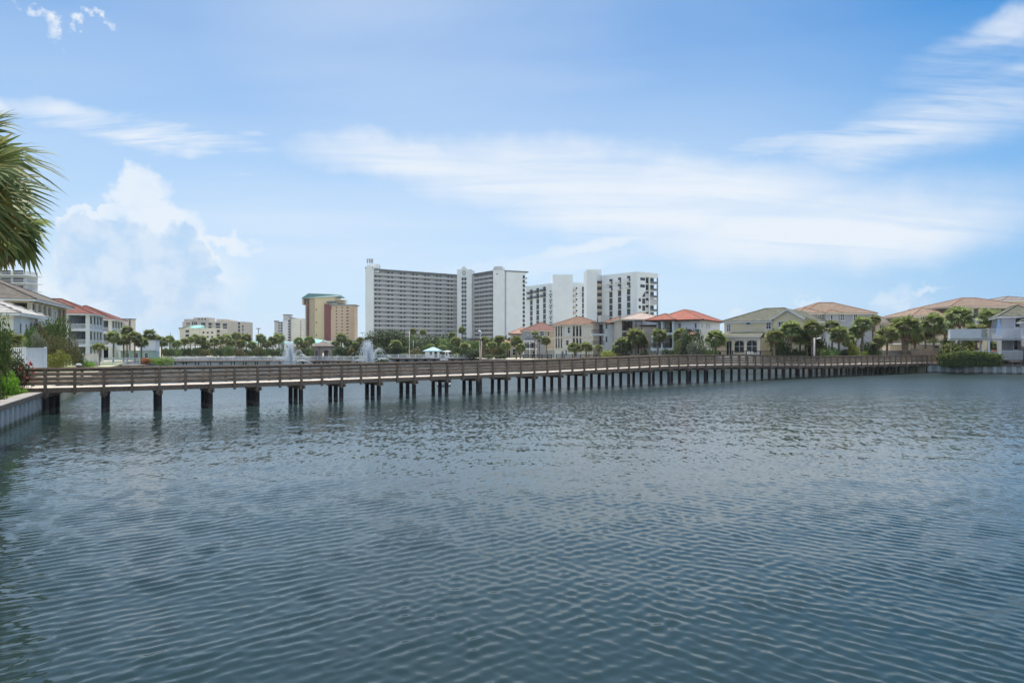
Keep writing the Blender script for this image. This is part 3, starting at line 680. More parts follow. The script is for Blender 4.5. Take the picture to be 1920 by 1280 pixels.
def add_near_palm():
    px0, py0, Y0 = -165, 350, 21.
    base = Vector((X(px0,Y0), Y0, GZ)); zc = Z(py0, Y0)
    t = thing('palm_tree', 'large close palm with big fan fronds reaching in from the left picture edge', 'palm tree', base)
    inst(trunk_mesh(55, .26, .25, boots=True, n=14, rings=40), 'trunk', t, (0,0,0), 0, (1,1,zc-GZ-.2))
    meshes = []
    for k, (Rb, ns, wd, dr) in enumerate([(1.0,36,1.95,.35),(1.02,38,2.0,.75),(.95,34,1.9,.55)]):
        v, f = near_frond(100+k, Rb, ns, wd, dr); meshes.append(npmesh('frond', v, f, M_palmn, False))
        me2 = meshes[-1].copy(); me2.materials[0] = M_palmy; meshes.append(me2)
    r = random.Random(5)
    def frond(tx, ty, dY, aim, roll, k, R_=1., yellow=False):
        """blade centre at picture tx,ty (depth offset dY); aim = direction the blade points (x right, y away, z up)"""
        c = P(tx-30, ty-28, Y0+dY*1.54)-base; o = Vector((0,0,zc-GZ-.15)); a = Vector(aim).normalized()
        n = a.cross(Vector((0,0,1))).cross(a).normalized() if abs(a.z) < .98 else Vector((0,-1,0))
        n = Matrix.Rotation(roll, 3, a) @ n; s_ = n.cross(a)
        f = inst(meshes[2*(k%3)+int(yellow)], 'frond', t)
        M = Matrix((a, s_, n)).transposed().to_4x4(); M.translation = c; f.matrix_local = M @ Matrix.Scale(R_*1.54, 4)
        mid = (o+c)/2+Vector((0,0,.10*(c-o).length)); st = MB(); st.tube(o, mid, .028, .02, 6); st.tube(mid, c, .02, .014, 6)
        st.build('stalk', M_palmy if yellow else M_palmn, t, smooth=True)
    frond(-42,312,-.2,(.80,-.25,.48),R(58),0,1.18)
    frond(-52,285,.5,(.70,.3,.70),R(50),2,1.15)
    frond(-20,330,.6,(.90,.3,.25),R(-50),1,1.10)
    frond(-12,346,-.5,(.92,-.40,.02),R(44),1,1.42)
    frond(-20,370,.2,(.92,.3,-.20),R(52),0,1.30)
    frond(-30,400,-.6,(.76,-.5,-.40),R(40),1,1.30)
    frond(-24,405,.1,(.80,.2,-.58),R(-62),2,1.25, True)
    frond(-45,425,.0,(.68,-.3,-.68),R(35),0,1.3)
    frond(-42,432,.5,(.72,.4,-.62),R(-70),1,1.25)
    frond(-70,430,-.5,(.45,-.5,-.8),R(-20),2,1.15)
    frond(-60,450,.2,(.55,.1,-.85),R(-50),0,1.15, True)
    for i in range(20):                 # the rest of the crown, outside the picture
        ph = i*2.4; z = .95-1.5*i/20; s_ = math.sqrt(max(.05,1-z*z)); ax, ay = s_*math.cos(ph), s_*math.sin(ph)
        if ax > .45: ax = -ax
        frond(px0+ax*120, py0-z*105, ay*1.6, (ax, ay, z), r.uniform(-.5,.5), i, 1.0)
add_near_palm()
# ------------------------------------------------------------------ houses
WINC = {}
def winmesh(w, h, arch, cross):
    key = (round(w,2), round(h,2), arch, cross)
    if key in WINC: return WINC[key]
    b = .08; f = MB(); p = MB()
    def archpoly(x0, x1, z0, z1, n=8):
        rr = (x1-x0)/2; zc = z1-rr*.75; return [(x0,z0),(x1,z0)]+[((x0+x1)/2+rr*math.cos(a), zc+rr*.75*math.sin(a)) for a in [math.pi*i/n for i in range(n+1)]]
    if arch:
        o = archpoly(0,w,0,h); i_ = archpoly(b,w-b,b,h-b); n = len(o)
        vs = [(x,-.09,z) for x,z in o]+[(x,-.09,z) for x,z in i_]+[(x,.0,z) for x,z in o]+[(x,.0,z) for x,z in i_]
        f.add(vs, [q for k in range(n) for j in [(k+1)%n] for q in ((k,j,n+j,n+k),(k,2*n+k,2*n+j,j),(n+k,n+j,3*n+j,3*n+k))])
        p.wallprism(archpoly(b*.6,w-b*.6,b*.6,h-b*.6), -.03, -.005)
    else:
        f.box(0,b,-.09,0,0,h).box(w-b,w,-.09,0,0,h).box(b,w-b,-.088,0,0,b).box(b,w-b,-.088,0,h-b,h); p.box(b*.6,w-b*.6,-.03,-.005,b*.6,h-b*.6)
    f.box(-.08,w+.08,-.14,-.001,-.09,-.003)
    if cross & 1: f.box(w/2-.03,w/2+.03,-.07,-.031,b,h-b)
    if cross & 2: f.box(b,w-b,-.068,-.031,h*.5-.03,h*.5+.03)
    WINC[key] = (f, p, {}); return WINC[key]
def window(H, x, y, z, w, h, rz=0., frame=None, glass=None, arch=False, cross=2, name='window'):
    f, p, c = winmesh(w, h, arch, cross); frame = frame or M_white; glass = glass or M_glass
    if ('f',frame.name) not in c: c[('f',frame.name)] = f.mesh(name, frame)
    if ('p',glass.name) not in c: c[('p',glass.name)] = p.mesh('pane', glass)
    o = inst(c[('f',frame.name)], name, H, (x,y,z), rz); inst(c[('p',glass.name)], 'pane', o); return o
class House:
    """local frame: x along the front from its left end, y away from the viewer, z up from the ground"""
    def __init__(s, name, label, ox, oy, ang, w, d, group=None, cat='house', z=None):
        s.z0 = GZ-.05 if z is None else z; s.w = w; s.d = d; s.ang = ang
        s.t = thing(name, label, cat, (ox, oy, s.z0), ang, group)
    def zl(s, z): return z-s.z0
    def body(s, h, m, fh=(), rh=(), lh=(), x0=0., y0=0., w=None, d=None, z0=0., name='wall', th=.25, top=True):
        w = s.w if w is None else w; d = s.d if d is None else d; b = MB(); il = d-2*th
        b.wall(x0, x0+w, z0, z0+h, y0, y0+th, fh); b.wall(x0, x0+w, z0, z0+h, y0+d-th, y0+d)
        b.frame(x0+w, y0+th, math.pi/2).wall(0, il, z0, z0+h, 0, th, [(a-y0-th, c-y0-th, e, g) for a,c,e,g in rh])
        b.frame(x0, y0+d-th, -math.pi/2).wall(0, il, z0, z0+h, 0, th, [(y0+d-th-c, y0+d-th-a, e, g) for a,c,e,g in lh]); b.frame()
        if top: b.box(x0+th, x0+w-th, y0+th, y0+d-th, z0+h-.12, z0+h-.004)
        return b.build(name, m, s.t)
    def box(s, name, m, *a): return MB().box(*a).build(name, m, s.t)
    def roof(s, m, z, pitch=.42, oh=.7, x0=None, x1=None, y0=None, y1=None, fascia=None, capm=None, th=.24):
        x0 = -oh if x0 is None else x0; x1 = s.w+oh if x1 is None else x1; y0 = -oh if y0 is None else y0; y1 = s.d+oh if y1 is None else y1
        b = MB().hip(x0,x1,y0,y1,z,pitch,.06); r = b.build('roof', m, s.t)
        c = MB()
        for p, q in b.lines:
            if (Vector(p)-Vector(q)).length > .05: c.tube(Vector(p)+Vector((0,0,.03)), Vector(q)+Vector((0,0,.03)), .11, .11, 6)
        c.build('ridge_cap', capm or m, r)
        e = .03; f = MB().box(x0+e,x1-e,y0+e,y0+.12,z-.06-th,z-.062).box(x0+e,x1-e,y1-.12,y1-e,z-.06-th,z-.062).box(x0+e,x0+.12,y0+.121,y1-.121,z-.06-th,z-.062).box(x1-.12,x1-e,y0+.121,y1-.121,z-.06-th,z-.062)
        f.box(x0+.121,x1-.121,y0+.121,y1-.121,z-.16,z-.064)
        f.build('eaves', fascia or M_white, r); return r
    def rail(s, x0, x1, y, z, h=1.0, m=None, rz=0., step=.14, bw=.03, name='railing', solid=False):
        """balustrade standing along local x (or along y when rz = pi/2 with x0,x1 as y values and y as x)"""
        b = MB(); L_ = x1-x0; n = max(1, int(L_/step))
        b.box(0,L_,-.04,.04,h-.07,h).box(0,L_,-.03,.03,.08,.14)
        for i in range(n+1): q = L_*i/n; b.box(q-bw/2,q+bw/2,-.015,.015,.141 if 0 < i < n else 0,h-.071)
        if solid: b.box(.02,L_-.02,.02,.035,.15,h-.1)
        return b.build(name, m or M_iron, s.t, (x0,y,z) if rz == 0 else (y,x0,z), rz)
    def col(s, x, y, z0, z1, w=.3, m=None, round_=False):
        b = MB()
        if round_: b.tube((0,0,.15),(0,0,z1-z0-.15),w/2,w/2*.85,10)
        else: b.box(-w/2,w/2,-w/2,w/2,.15,z1-z0-.15)
        b.box(-w*.65,w*.65,-w*.65,w*.65,0,.149).box(-w*.65,w*.65,-w*.65,w*.65,z1-z0-.149,z1-z0); return b.build('column', m or M_white, s.t, (x,y,z0))
    def win(s, x, z, w, h, y=0., face='f', **k):
        if face == 'f': return window(s.t, x, y, z, w, h, 0, **k)
        if face == 'r': return window(s.t, s.w if 'fx' not in k else k.pop('fx'), x, z, w, h, math.pi/2, **k)
        return window(s.t, 0, x+w, z, w, h, -math.pi/2, **k)
def house_at(name, label, pxa, Ya, pxb, Yb, d, **k):
    (ox, oy), ang, w = fr(X(pxa,Ya), Ya, X(pxb,Yb), Yb); return House(name, label, ox, oy, ang, w, d, **k)
def house_corner(name, label, px, Y, deg, w, d, **k):   # px,Y: the front's right end
    a = R(deg); return House(name, label, X(px,Y)-w*math.cos(a), Y-w*math.sin(a), a, w, d, **k)
PI2 = math.pi/2
# --- left shore
h = house_corner('white_cottage', 'small white cottage with a pale hipped tile roof behind the spiky plants on the left', 25, 66, 22, 9, 9)
e = 6.5; h.body(e, M_stcream2, name='wall'); h.box('side_wall', M_stblue, 9.005, 9.03, .02, 8.98, 0, e-.1)
h.roof(M_rlight, e, .42, .75, capm=M_rlight)
for q in (1.6, 3.6): h.win(q, e-3.4, .75, 2.5, face='r', fx=9.03, glass=M_glass)
h.win(4, e-2.6, 1.2, 1.6)

h = house_corner('tan_balcony_house', 'tan three storey house with a grey hipped roof and white upper balcony', 56, 90, 22, 16, 21)
e = 9.5; f2 = 6.35; f1 = 3.2
h.body(e, M_sttan, fh=[(12.6,15.7,f2+.1,e-.5),(12.6,15.7,f1+.1,f2-.5)], rh=[(.6,3.0,f2+.1,e-.5),(3.4,5.6,f2+.1,e-.5),(6,8.2,f2+.1,e-.5),(8.6,10.8,f2+.1,e-.5),(.6,3.0,f1+.1,f2-.5),(3.4,5.6,f1+.1,f2-.5),(6,8.2,f1+.1,f2-.5),(8.6,10.8,f1+.1,f2-.5),
    (15.6,17.6,f2-.6,e-.5),(18.2,20.4,f2-.6,e-.5)])
h.box('inner_wall', M_sttan, 12.2, 12.4, .3, 20.6, 0, e-.2); h.box('inner_wall', M_sttan, 12.45, 15.7, 11.1, 11.3, 0, e-.2); h.box('balcony_floor', M_white, 12.45, 16.25, -.3, 11.0, f2-.35, f2)
h.box('balcony_floor', M_white, 12.45, 16.2, -.25, 11.0, f1-.35, f1)
h.rail(.3, 11.0, 16.12, f2, 1.15, M_white, PI2, .12, .06, solid=True); h.rail(12.6, 16.1, -.18, f2, 1.15, M_white, 0, .12, .06, solid=True); h.rail(.3, 11.0, 16.1, f1, 1.1, M_white, PI2, .12, .06)
for q in (.3,3.2,5.8,8.4,11.0): h.col(16.02, q, f2+.01, e-.45, .34, M_stcream2)
h.win(12.9, f2+.1, 1.0, 2.3, y=.5+10.0, cross=0); h.win(12.6+.3, f2+.05, 2.2, 2.2, y=11.1, cross=1)
h.win(12.6, f2+.5, 1.3, 1.8, face='r', fx=16.0, glass=M_glassl, cross=3); h.win(4, f2+.6, 1.6, 1.6, cross=3); h.win(8, f2+.6, 1.6, 1.6, cross=3)
h.roof(M_rgrey, e, .45, .9)

h = house_corner('white_porch_house', 'white house with a red tile roof and two tiers of corner porches', 168, 135, 20, 15, 12.5)
e = 9.75; f2 = 6.7; f1 = 3.6
fhs = [(11.4,14.3,f2+.12,e-.35),(11.4,14.3,f1+.12,f2-.42),(11.4,14.3,.2,f1-.4)]
rhs = [(a,b,z0,z1) for a,b in ((.5,3.0),(3.5,5.8),(6.3,8.6),(9.1,11.6)) for z0,z1 in ((f2+.12,e-.35),(f1+.12,f2-.42),(.2,f1-.4))]
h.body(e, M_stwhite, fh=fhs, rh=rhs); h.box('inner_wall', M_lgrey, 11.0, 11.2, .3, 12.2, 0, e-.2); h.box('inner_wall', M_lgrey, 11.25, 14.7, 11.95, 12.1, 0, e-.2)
for z_ in (f2,f1): h.box('balcony_floor', M_white, 11.25, 15.1, -.1, 11.9, z_-.4, z_); h.rail(.4, 11.8, 14.95, z_, 1.05, M_white, PI2, .13, .05); h.rail(11.4, 14.4, .12, z_, 1.05, M_white, 0, .13, .05)
for z_ in (f2,f1):
    for q in (2.,5.,8.): window(h.t, 11.21, q, z_+.05, 1.2, 2.2, PI2, cross=1)
    for i, q in enumerate((11.7,12.6,13.5)): h.win(q, z_+.05, .5, 2.1, y=11.9, glass=M_glassl, cross=0)
    x_ = 13.6; MB().box(0,.7,0,.7,.4,.5).box(0,.7,.6,.7,.5,1.0).box(.02,.1,.02,.1,0,.399).box(.6,.68,.02,.1,0,.399).box(.02,.1,.6,.68,0,.399).box(.6,.68,.6,.68,0,.399).build('porch_chair', M_iron, h.t, (x_, 1.0, z_))
h.win(9.0, f2+.7, 1.0, 1.9, cross=3, glass=M_glassl); h.win(9.0, f1+.7, 1.0, 1.9, cross=3, glass=M_glassl); h.win(5.5, f2+.7, 1.0, 1.9, cross=3)
h.roof(M_rdred, e, .45, .75, capm=M_rdred)

h = house_corner('cream_porch_house', 'cream house with a red tile roof beyond the white porch house, palms in front', 210, 165, 20, 14, 15)
e = 9.9; f2 = 6.8; f1 = 3.6
h.body(e, M_stcream2, fh=[(10.9,13.2,z0,z1) for z0,z1 in ((f2+.1,e-.4),(f1+.1,f2-.4),(.2,f1-.4))], rh=[(a,b,z0,z1) for a,b in ((.6,3.4),(4,6.8),(7.4,10.2),(10.8,13.6)) for z0,z1 in ((f2+.1,e-.4),(f1+.1,f2-.4))])
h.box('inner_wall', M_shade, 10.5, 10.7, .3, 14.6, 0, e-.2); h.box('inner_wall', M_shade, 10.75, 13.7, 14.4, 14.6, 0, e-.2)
for z_ in (f2,f1): h.box('balcony_floor', M_white, 10.75, 14.1, -.1, 14.3, z_-.4, z_); h.rail(.4, 14.4, 13.9, z_, 1.05, M_white, PI2, .15, .05); h.rail(10.9, 13.4, .1, z_, 1.05, M_white, 0, .15, .05)
h.win(7.5, f2+.6, 1.1, 1.8, cross=3)
h.roof(M_rdred, e, .45, .8, capm=M_rdred)

h = house_at('pinkish_flat_house', 'pale pinkish flat topped block behind the cream porch house', 222, 230, 245, 230, 3)
h.body(Z(598.5,230)-GZ, M_stpink, name='wall'); h.box('parapet', M_dgrey, -.2, h.w+.2, -.2, 3.2, Z(598.5,230)-GZ+.002, Z(598.5,230)-GZ+.3)
h.box('downpipe', M_dgrey, h.w-.5, h.w+.05, -.25, -.02, 0, Z(598.5,230)-GZ)
h.win(1.0, 9.5, 1.2, 1.6)
h = house_at('mint_low_building', 'low mint green building with a white upper wall behind the palm row', 226, 171, 288, 171, 3)
zz = Z(658,171)-h.z0; h.body(zz, M_mint, name='wall'); h.box('upper_wall', M_stwhite, h.w*.5, h.w, 1.0, 2.9, zz+.002, zz+2.6)
h.box('roof', M_lgrey, -.3, h.w+.3, -.3, .99, zz+.003, zz+.15); h.box('roof', M_lgrey, h.w*.5-.3, h.w+.3, 0.7, 3.2, zz+2.602, zz+2.8)
for q in (1.2,3.5,6.0): h.win(q, zz-1.7, 1.0, 1.2)

# --- houses across the lake
Y = 208
h = house_at('coral_roof_house', 'narrow house with a coral tile roof and tall windows left of the grey house', 957, Y, 1004, Y, 11)
e = Z(625,Y)-h.z0; h.body(e, M_sttan); h.roof(M_rcoral, e, .44, .65, fascia=M_dgrey, capm=M_rcoral)
for i in range(5): h.win(.5+i*1.45, e-3.9, .95, 3.4, cross=2, glass=M_glassl if i % 2 == 0 else M_glass)
for i in range(4): h.win(.6+i*1.8, .6, 1.0, 2.0)
h = house_at('arched_lodge', 'low tan lodge with white arched doors and a small coral roof under the trees', 936, 196, 960, 196, 7)
e = Z(643,196)-h.z0; h.body(e, M_sttan); h.roof(M_rcoral, e, .4, .5, fascia=M_dgrey)
for q in (.5, 2.1): h.win(q, Z(669,196)-h.z0 if False else .1, 1.15, 2.3, arch=True, cross=1)
for q in (.6, 2.2): h.win(q, 3.2, .8, 1.2)

Y = 190
h = house_at('grey_balcony_house', 'grey and beige house with a brown red hipped roof and a dark railed balcony', 980, Y, 1023, Y, 11)
e = Z(619.5,Y)-h.z0; zz = lambda y: Z(y,Y)-h.z0; ux = lambda p: (p-980)/F*Y
h.body(e, M_grey); h.body(e, M_sttan, x0=h.w+.01, y0=.4, w=ux(1049)-h.w, d=10.5, name='beige_wall')
h.roof(M_rbrown, e, .42, .6, x1=ux(1056), capm=M_rorange, fascia=M_stcream)
h.box('trim_band', M_stcream, h.w+.02, ux(1048), .28, .398, zz(635.5), zz(633.5)); h.box('trim_band', M_stcream, h.w+.02, ux(1048), .28, .398, zz(656), zz(653.5))
for a,b,c,d_ in ((989,991.8,628,622),(995.5,999,629,621.5),(1012.5,1020,630,621)): h.win(ux(a), zz(c), ux(b)-ux(a), zz(d_)-zz(c), cross=3)
h.win(ux(1026.5), zz(630), .6, zz(621)-zz(630), y=.4)
pr = MB().add([(0,-2.6,zz(639.5)),(ux(1006),-2.6,zz(639.5)),(ux(1006)-.8,-.01,zz(635)),(.8,-.01,zz(635)),(0,-2.6,zz(640.5)),(ux(1006),-2.6,zz(640.5)),(ux(1006)-.8,-.01,zz(640.5)),(.8,-.01,zz(640.5))],
    [(0,1,2,3),(7,6,5,4),(4,5,1,0),(5,6,2,1),(6,7,3,2),(7,4,0,3)]).build('porch_roof', M_dgrey, h.t)
h.box('porch_fascia', M_white, .1, ux(1006)-.1, -2.5, -2.4, zz(642.2), zz(640.6)); h.box('balcony_floor', M_white, -.1, ux(1006), -2.6, -.02, zz(655), zz(653))
h.rail(0, ux(1005.5), -2.5, zz(653), 1.05, M_iron, step=.12, bw=.05)
for q in (.15, 1.9, 3.6): h.col(q, -2.4, zz(653)+.01, zz(642), .22); h.col(q, -2.4, 0, zz(655)-.01, .26)
for a in (983.5,988.5,996): h.win(ux(a), zz(652), .55 if a < 990 else 1.2, 1.5, cross=1)
h.win(ux(990), .3, .6, 1.8); h.win(ux(998), .3, .9, 1.9); h.box('lower_wall', M_mgrey, h.w+.02, ux(1046), .2, .37, 0, zz(657))

h = house_corner('cream_column_house', 'cream three storey house with two stacks of columned loggias and an orange brown roof', 1094, 172, -35, 8.5, 11)
e = Z(608,172)-h.z0; f2 = 5.75; f1 = 2.8
L1 = [(.25,2.55),(5.35,8.2)]
h.body(e, M_stcream2, fh=[(a,b,z0,z1) for a,b in L1 for z0,z1 in ((f2+.1,e-.35),(f1+.1,f2-.35))])
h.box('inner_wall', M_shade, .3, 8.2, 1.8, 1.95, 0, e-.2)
for a, b in L1:
    n = 3
    for z0_, z1_ in ((f2,e-.35),(f1,f2-.35)):
        for i in range(n+1): h.col(a+(b-a)*i/n, -.12, z0_+.02, z1_, .26, M_stcream2)
        h.rail(a, b, .05, z0_, .95, M_brown, step=.13, bw=.05)
        for i in range(n): h.win(a+(b-a)*(i+.2)/n, z0_+.1, (b-a)/n*.6, 2.0, y=1.8, frame=M_shade, cross=0)
for z_ in (f2,f1): h.box('floor_band', M_stpink, -.12, 8.62, -.16, -.003, z_-.32, z_); MB().box(8.503,8.6,0,11,z_-.3,z_-.05).build('floor_band', M_stpink, h.t)
h.box('portico_slab', M_stcream, 5.1, 8.45, -.5, -.01, e-.33, e-.05)
h.win(3.9, f2+.9, .75, 1.6, arch=True, cross=2); h.win(3.4, f1+.8, .9, 1.3, frame=M_stpink, cross=2)
h.win(3.2, 1.0, .6, 1.4); h.win(2.0, .1, .8, 2.1, cross=0, glass=M_glassl); h.win(5.9,.8,.8,1.4)
h.roof(M_rorange, e, .44, .7, fascia=M_stcream, capm=M_rcoral)

Y = 165
h = house_at('white_balcony_house', 'blue white house with stacked recessed balconies on its left and an orange roof', 1133, Y, 1180, Y, 10)
zz = lambda y: Z(y,Y)-h.z0; ux = lambda p: (p-1133)/F*Y; e = zz(605)
h.body(e, M_stblue)
for a, b in ((1135.2,1138.8),(1150.3,1153.8)):
    for c, d_ in ((616,607.5),(641,630.5)): h.win(ux(a), zz(c), ux(b)-ux(a), zz(d_)-zz(c), cross=2, frame=M_lgrey)
h.roof(M_rorange, e, .42, .5, x0=ux(1134), x1=ux(1190), fascia=M_brown, capm=M_rcoral)
x0 = ux(1113); h.box('balcony_back_wall', M_stpink, x0+.2, -.02, 3.2, 3.4, 0, e-.1)
for yy in (627, 648.5): h.box('balcony_floor', M_stblue, x0-.5, -.01, -.2, 3.19, zz(yy)-.22, zz(yy)+.2); h.rail(x0-.5, -.02, -.1, zz(yy)+.2, 1.0, M_brown, step=.12, bw=.045); h.win(ux(1127), zz(yy)+.22, 1.3 if yy < 640 else .5, 2.2, y=3.2, frame=M_iron, cross=1); h.col(x0+.15, .05, zz(yy)+.21, zz(yy-20), .28, M_sttan)
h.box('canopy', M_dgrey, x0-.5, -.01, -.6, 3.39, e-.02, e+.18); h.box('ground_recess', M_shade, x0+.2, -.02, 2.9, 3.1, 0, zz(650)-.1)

Y = 152
h = house_at('pink_roof_villa', 'pale villa with a pinkish tile roof, dark columned porch and arched hoods', 1166, Y, 1252, Y, 12)
zz = lambda y: Z(y,Y)-h.z0; ux = lambda p: (p-1166)/F*Y; e = zz(598.5)
h.body(e, M_stpink, fh=[(ux(1167.5),ux(1184),zz(620),zz(602)),(ux(1167.5),ux(1184),zz(641),zz(624))], d=12)
h.box('upper_wall', M_lav, ux(1187), h.w+.02, -.35, -.01, zz(609), e-.1); h.box('trim_band', M_brown, ux(1200), h.w, -.2, -.012, zz(612), zz(609.05)); h.box('ledge', M_stcream, ux(1178), h.w+.03, -.7, -.01, zz(645), zz(643))
h.box('inner_wall', M_stcream, .3, ux(1186), 2.2, 2.4, 0, e-.2); h.box('balcony_floor', M_stcream, -.1, ux(1186), -.4, 2.19, zz(622.5), zz(620))
h.rail(.05, ux(1185), -.3, zz(620), .95, M_brown, step=.12, bw=.05); h.rail(.05, ux(1185), .1, zz(641), .95, M_brown, step=.12, bw=.05)
for p_ in (1167.5,1171,1180,1184): h.col(ux(p_), -.1, zz(620)+.01, zz(602), .24, M_brown)
h.win(.8, zz(620), 1.2, 1.9, y=2.2, cross=1)
def hood(a, b, y0_, y1_):
    n = 8; xa, xb = ux(a), ux(b); r_ = (xb-xa)/2; k = MB(); z0_, z1_ = zz(y1_), zz(y0_)
    poly = [(xa+r_-r_*math.cos(math.pi*i/n), z0_+(z1_-z0_)*math.sin(math.pi*i/n)) for i in range(n+1)]
    k.wallprism(poly, -.6, -.02).build('arched_hood', M_rtaupe, h.t)
for a, b, y0_, y1_ in ((1165.5,1180.5,623,628),(1181,1187,650,652),(1190,1201,649,653),(1204.5,1215.5,647.5,651.5)): hood(a, b, y0_, y1_)
for a, b in ((1181.5,1186.5),(1191.5,1199.5),(1206,1213)): h.win(ux(a), zz(664), ux(b)-ux(a), zz(652)-zz(664), cross=1, glass=M_glassb)
for a in (1219,1226): h.win(ux(a), zz(660), .5, 1.0); 
h.win(ux(1224), zz(632), 1.0, 1.6, cross=3); h.win(ux(1206), zz(640), .8, 1.8, glass=M_glassb)
h.roof(M_rpink, e, .30, .7, fascia=M_stcream, capm=M_rpink)
MB().box(0,1.7,-1.2,-.02,0,.12).box(.1,.3,-1.1,-.9,-5,-.001).box(1.4,1.6,-1.1,-.9,-5,-.001).build('awning', M_rtaupe, h.t, (ux(1188.5), -.3, zz(601.5)))

h = house_corner('red_roof_villa', 'bright white villa with a vivid red tile roof and dark window slots', 1313, 140, -30, 9.2, 17)
z1 = lambda y, Yq=140: Z(y,Yq)-h.z0; e = Z(598.5,140)-h.z0; f2 = 6.15; f1 = 2.95
h.body(e, M_lav, fh=[(1.7,3.7,f2+.05,e-.35),(1.7,3.7,f1+.05,f2-.5),(0.25,1.4,f1+.05,f2-.5),(0.25,1.4,f2+.05,e-.35)]); h.box('inner_wall', M_stcream, .3, 4.2, 2.0, 2.2, 0, e-.2)
h.box('balcony_floor', M_stwhite, -.6, 4.0, -1.2, 1.99, f2-.45, f2); h.box('balcony_floor', M_stwhite, -.9, 4.0, -1.3, 1.99, f1-.6, f1)
h.rail(1.6, 3.8, -1.05, f2, 1.0, M_iron, step=.13); h.rail(-.8, 3.8, -1.15, f1, 1.05, M_iron, step=.09, bw=.05)
for q in (1.5,3.85): h.col(q, -1.0, f2+.01, e-.3, .34, M_stwhite); h.col(q, -1.0, f1+.01, f2-.46, .34, M_stwhite)
h.col(-.6, -1.0, f1+.01, f2-.46, .3, M_stwhite)
for z_ in (f2,f1): h.win(2.2, z_+.02, 1.1, 2.1, y=2.0, cross=1, frame=M_shade)
h.win(8.0, e-1.75, .55, 1.0, frame=M_lav); h.win(4.6, e-1.9, .7, 1.2, frame=M_lav, glass=M_glassb)
for q in (.9,5.0,7.2): h.win(q, e-1.75, .6, 1.05, face='r', frame=M_lav)
h.win(8.3, 1.3, .5, 1.1, frame=M_lav); h.win(1.0, 1.2, .7, 1.1, face='r', frame=M_lav, glass=M_glassb); h.box('shutter', M_brown, 9.205, 9.26, 2.6, 4.2, 1.1, 3.0)
h.body(e-3.1, M_stwhite, x0=4.9, y0=-1.8, w=3.6, d=1.79, name='bay_wall'); h.roof(M_rorange, e-3.1, .55, .4, x0=4.4, x1=9.0, y0=-2.4, y1=1.2, fascia=M_brown)
for q in range(4): h.win(5.2+q*.85, e-4.2, .5, .55, y=-1.8, frame=M_stwhite)
h.roof(M_rred, e, .42, .9, fascia=M_brown, capm=M_rcoral); h.roof(M_rred, e+.02, .42, .9, x0=-1.9, x1=4.6, y0=-1.9, y1=6, fascia=M_brown, capm=M_rcoral)

h = house_at('yellow_sunroom_house', 'yellow beige house with a grey green shingle roof, white gable and arched sunroom windows', 1358, 134.5, 1452, 128.5, 12)
Yq = 131; zz = lambda y, Yv=Yq: Z(y,Yv)-h.z0; ux = lambda p: (p-1358)/94*h.w; e = zz(602.5)
h.body(e, M_yellow); h.roof(M_rgreen, e+.1, .40, .5, x1=h.w+6.5)
h.box('frieze', M_white, -.02, h.w+.02, -.05, -.003, e-.35, e-.05)
h.win(ux(1362.5), zz(621), ux(1371)-ux(1362.5), zz(606.5)-zz(621), cross=3, glass=M_glassl); h.win(ux(1398), zz(620), ux(1411)-ux(1398), zz(605)-zz(620), cross=0, glass=M_yellow, name='blind_window'); h.win(ux(1399.5), zz(609), ux(1409.5)-ux(1399.5), .55, arch=True, y=-.1, cross=0); h.win(ux(1437), zz(617.5), ux(1446)-ux(1437), zz(603.5)-zz(617.5), cross=3)
gx0, gx1 = h.w+.02, h.w+5.3; gz = zz(595,126); gp = zz(578.5,126)
MB().wallprism([(gx0,0),(gx1,0),(gx1,gz),((gx0+gx1)/2,gp-.15),(gx0,gz)], -.6, 9).build('gable_wall', M_yellow, h.t)
g = MB(); mid = (gx0+gx1)/2
for sgn, xe in ((-1,gx0-.5),(1,gx1+.5)): g.add([(xe,-1.1,gz-.3),(mid,-1.1,gp),(mid,10,gp),(xe,10,gz-.3),(xe,-1.1,gz-.5),(mid,-1.1,gp-.2),(mid,10,gp-.2),(xe,10,gz-.5)], [(0,1,2,3) if sgn > 0 else (3,2,1,0),(4,5,1,0),(7,4,0,3),(4,7,6,5)])
g.build('gable_roof', M_rgreen, h.t)
b = MB()
for sgn, xe in ((-1,gx0-.5),(1,gx1+.5)): b.wallprism([(xe,gz-.62),(mid,gp-.32),(mid,gp-.02),(xe,gz-.31)], -1.2, -1.105)
b.build('barge_board', M_white, h.t); MB().tube((mid,-.62,gp-.95),(mid,-.7,gp-.95),.3,.3,12).build('gable_vent', M_white, h.t)
h.win(h.w+.9, gz-2.2, 1.0, 1.5, y=-.6, cross=3); h.win(h.w+3.2, .8, 1.2, 2.0, y=-.6, cross=3); h.win(h.w+3.2, gz-2.4, 1.2, 1.5, y=-.6, cross=3)
sx0, sx1 = ux(1370), ux(1439); sy = -4.2; Ys = 127; zs = lambda y: Z(y,Ys)-h.z0; t_ = zs(633)
holes = [(ux(1377)+.1,ux(1386.5)+.1,zs(668),zs(638.5)),(ux(1392)+.1,ux(1409.5)+.1,zs(661),zs(638)),(ux(1414.5)+.1,ux(1433)+.1,zs(661),zs(637.5))]
h.body(t_, M_yellow, x0=sx0, y0=sy, w=sx1-sx0, d=4.19, name='sunroom_wall', fh=holes)
for i, (a, b_, c, d_) in enumerate(holes): window(h.t, a-.08, sy+.16, c-.02, b_-a+.16, d_-c+.1, 0, arch=True, cross=3 if i else 1, name='arched_window' if i else 'screen_door')
h.box('sunroom_trim', M_white, sx0-.02, sx1+.02, sy-.06, sy-.003, t_-.45, t_+.0); 
for a, b_, c, d_ in holes[1:]: h.box('corner_trim', M_white, a-.35, a-.12, sy-.07, sy-.004, 0, t_-.46)
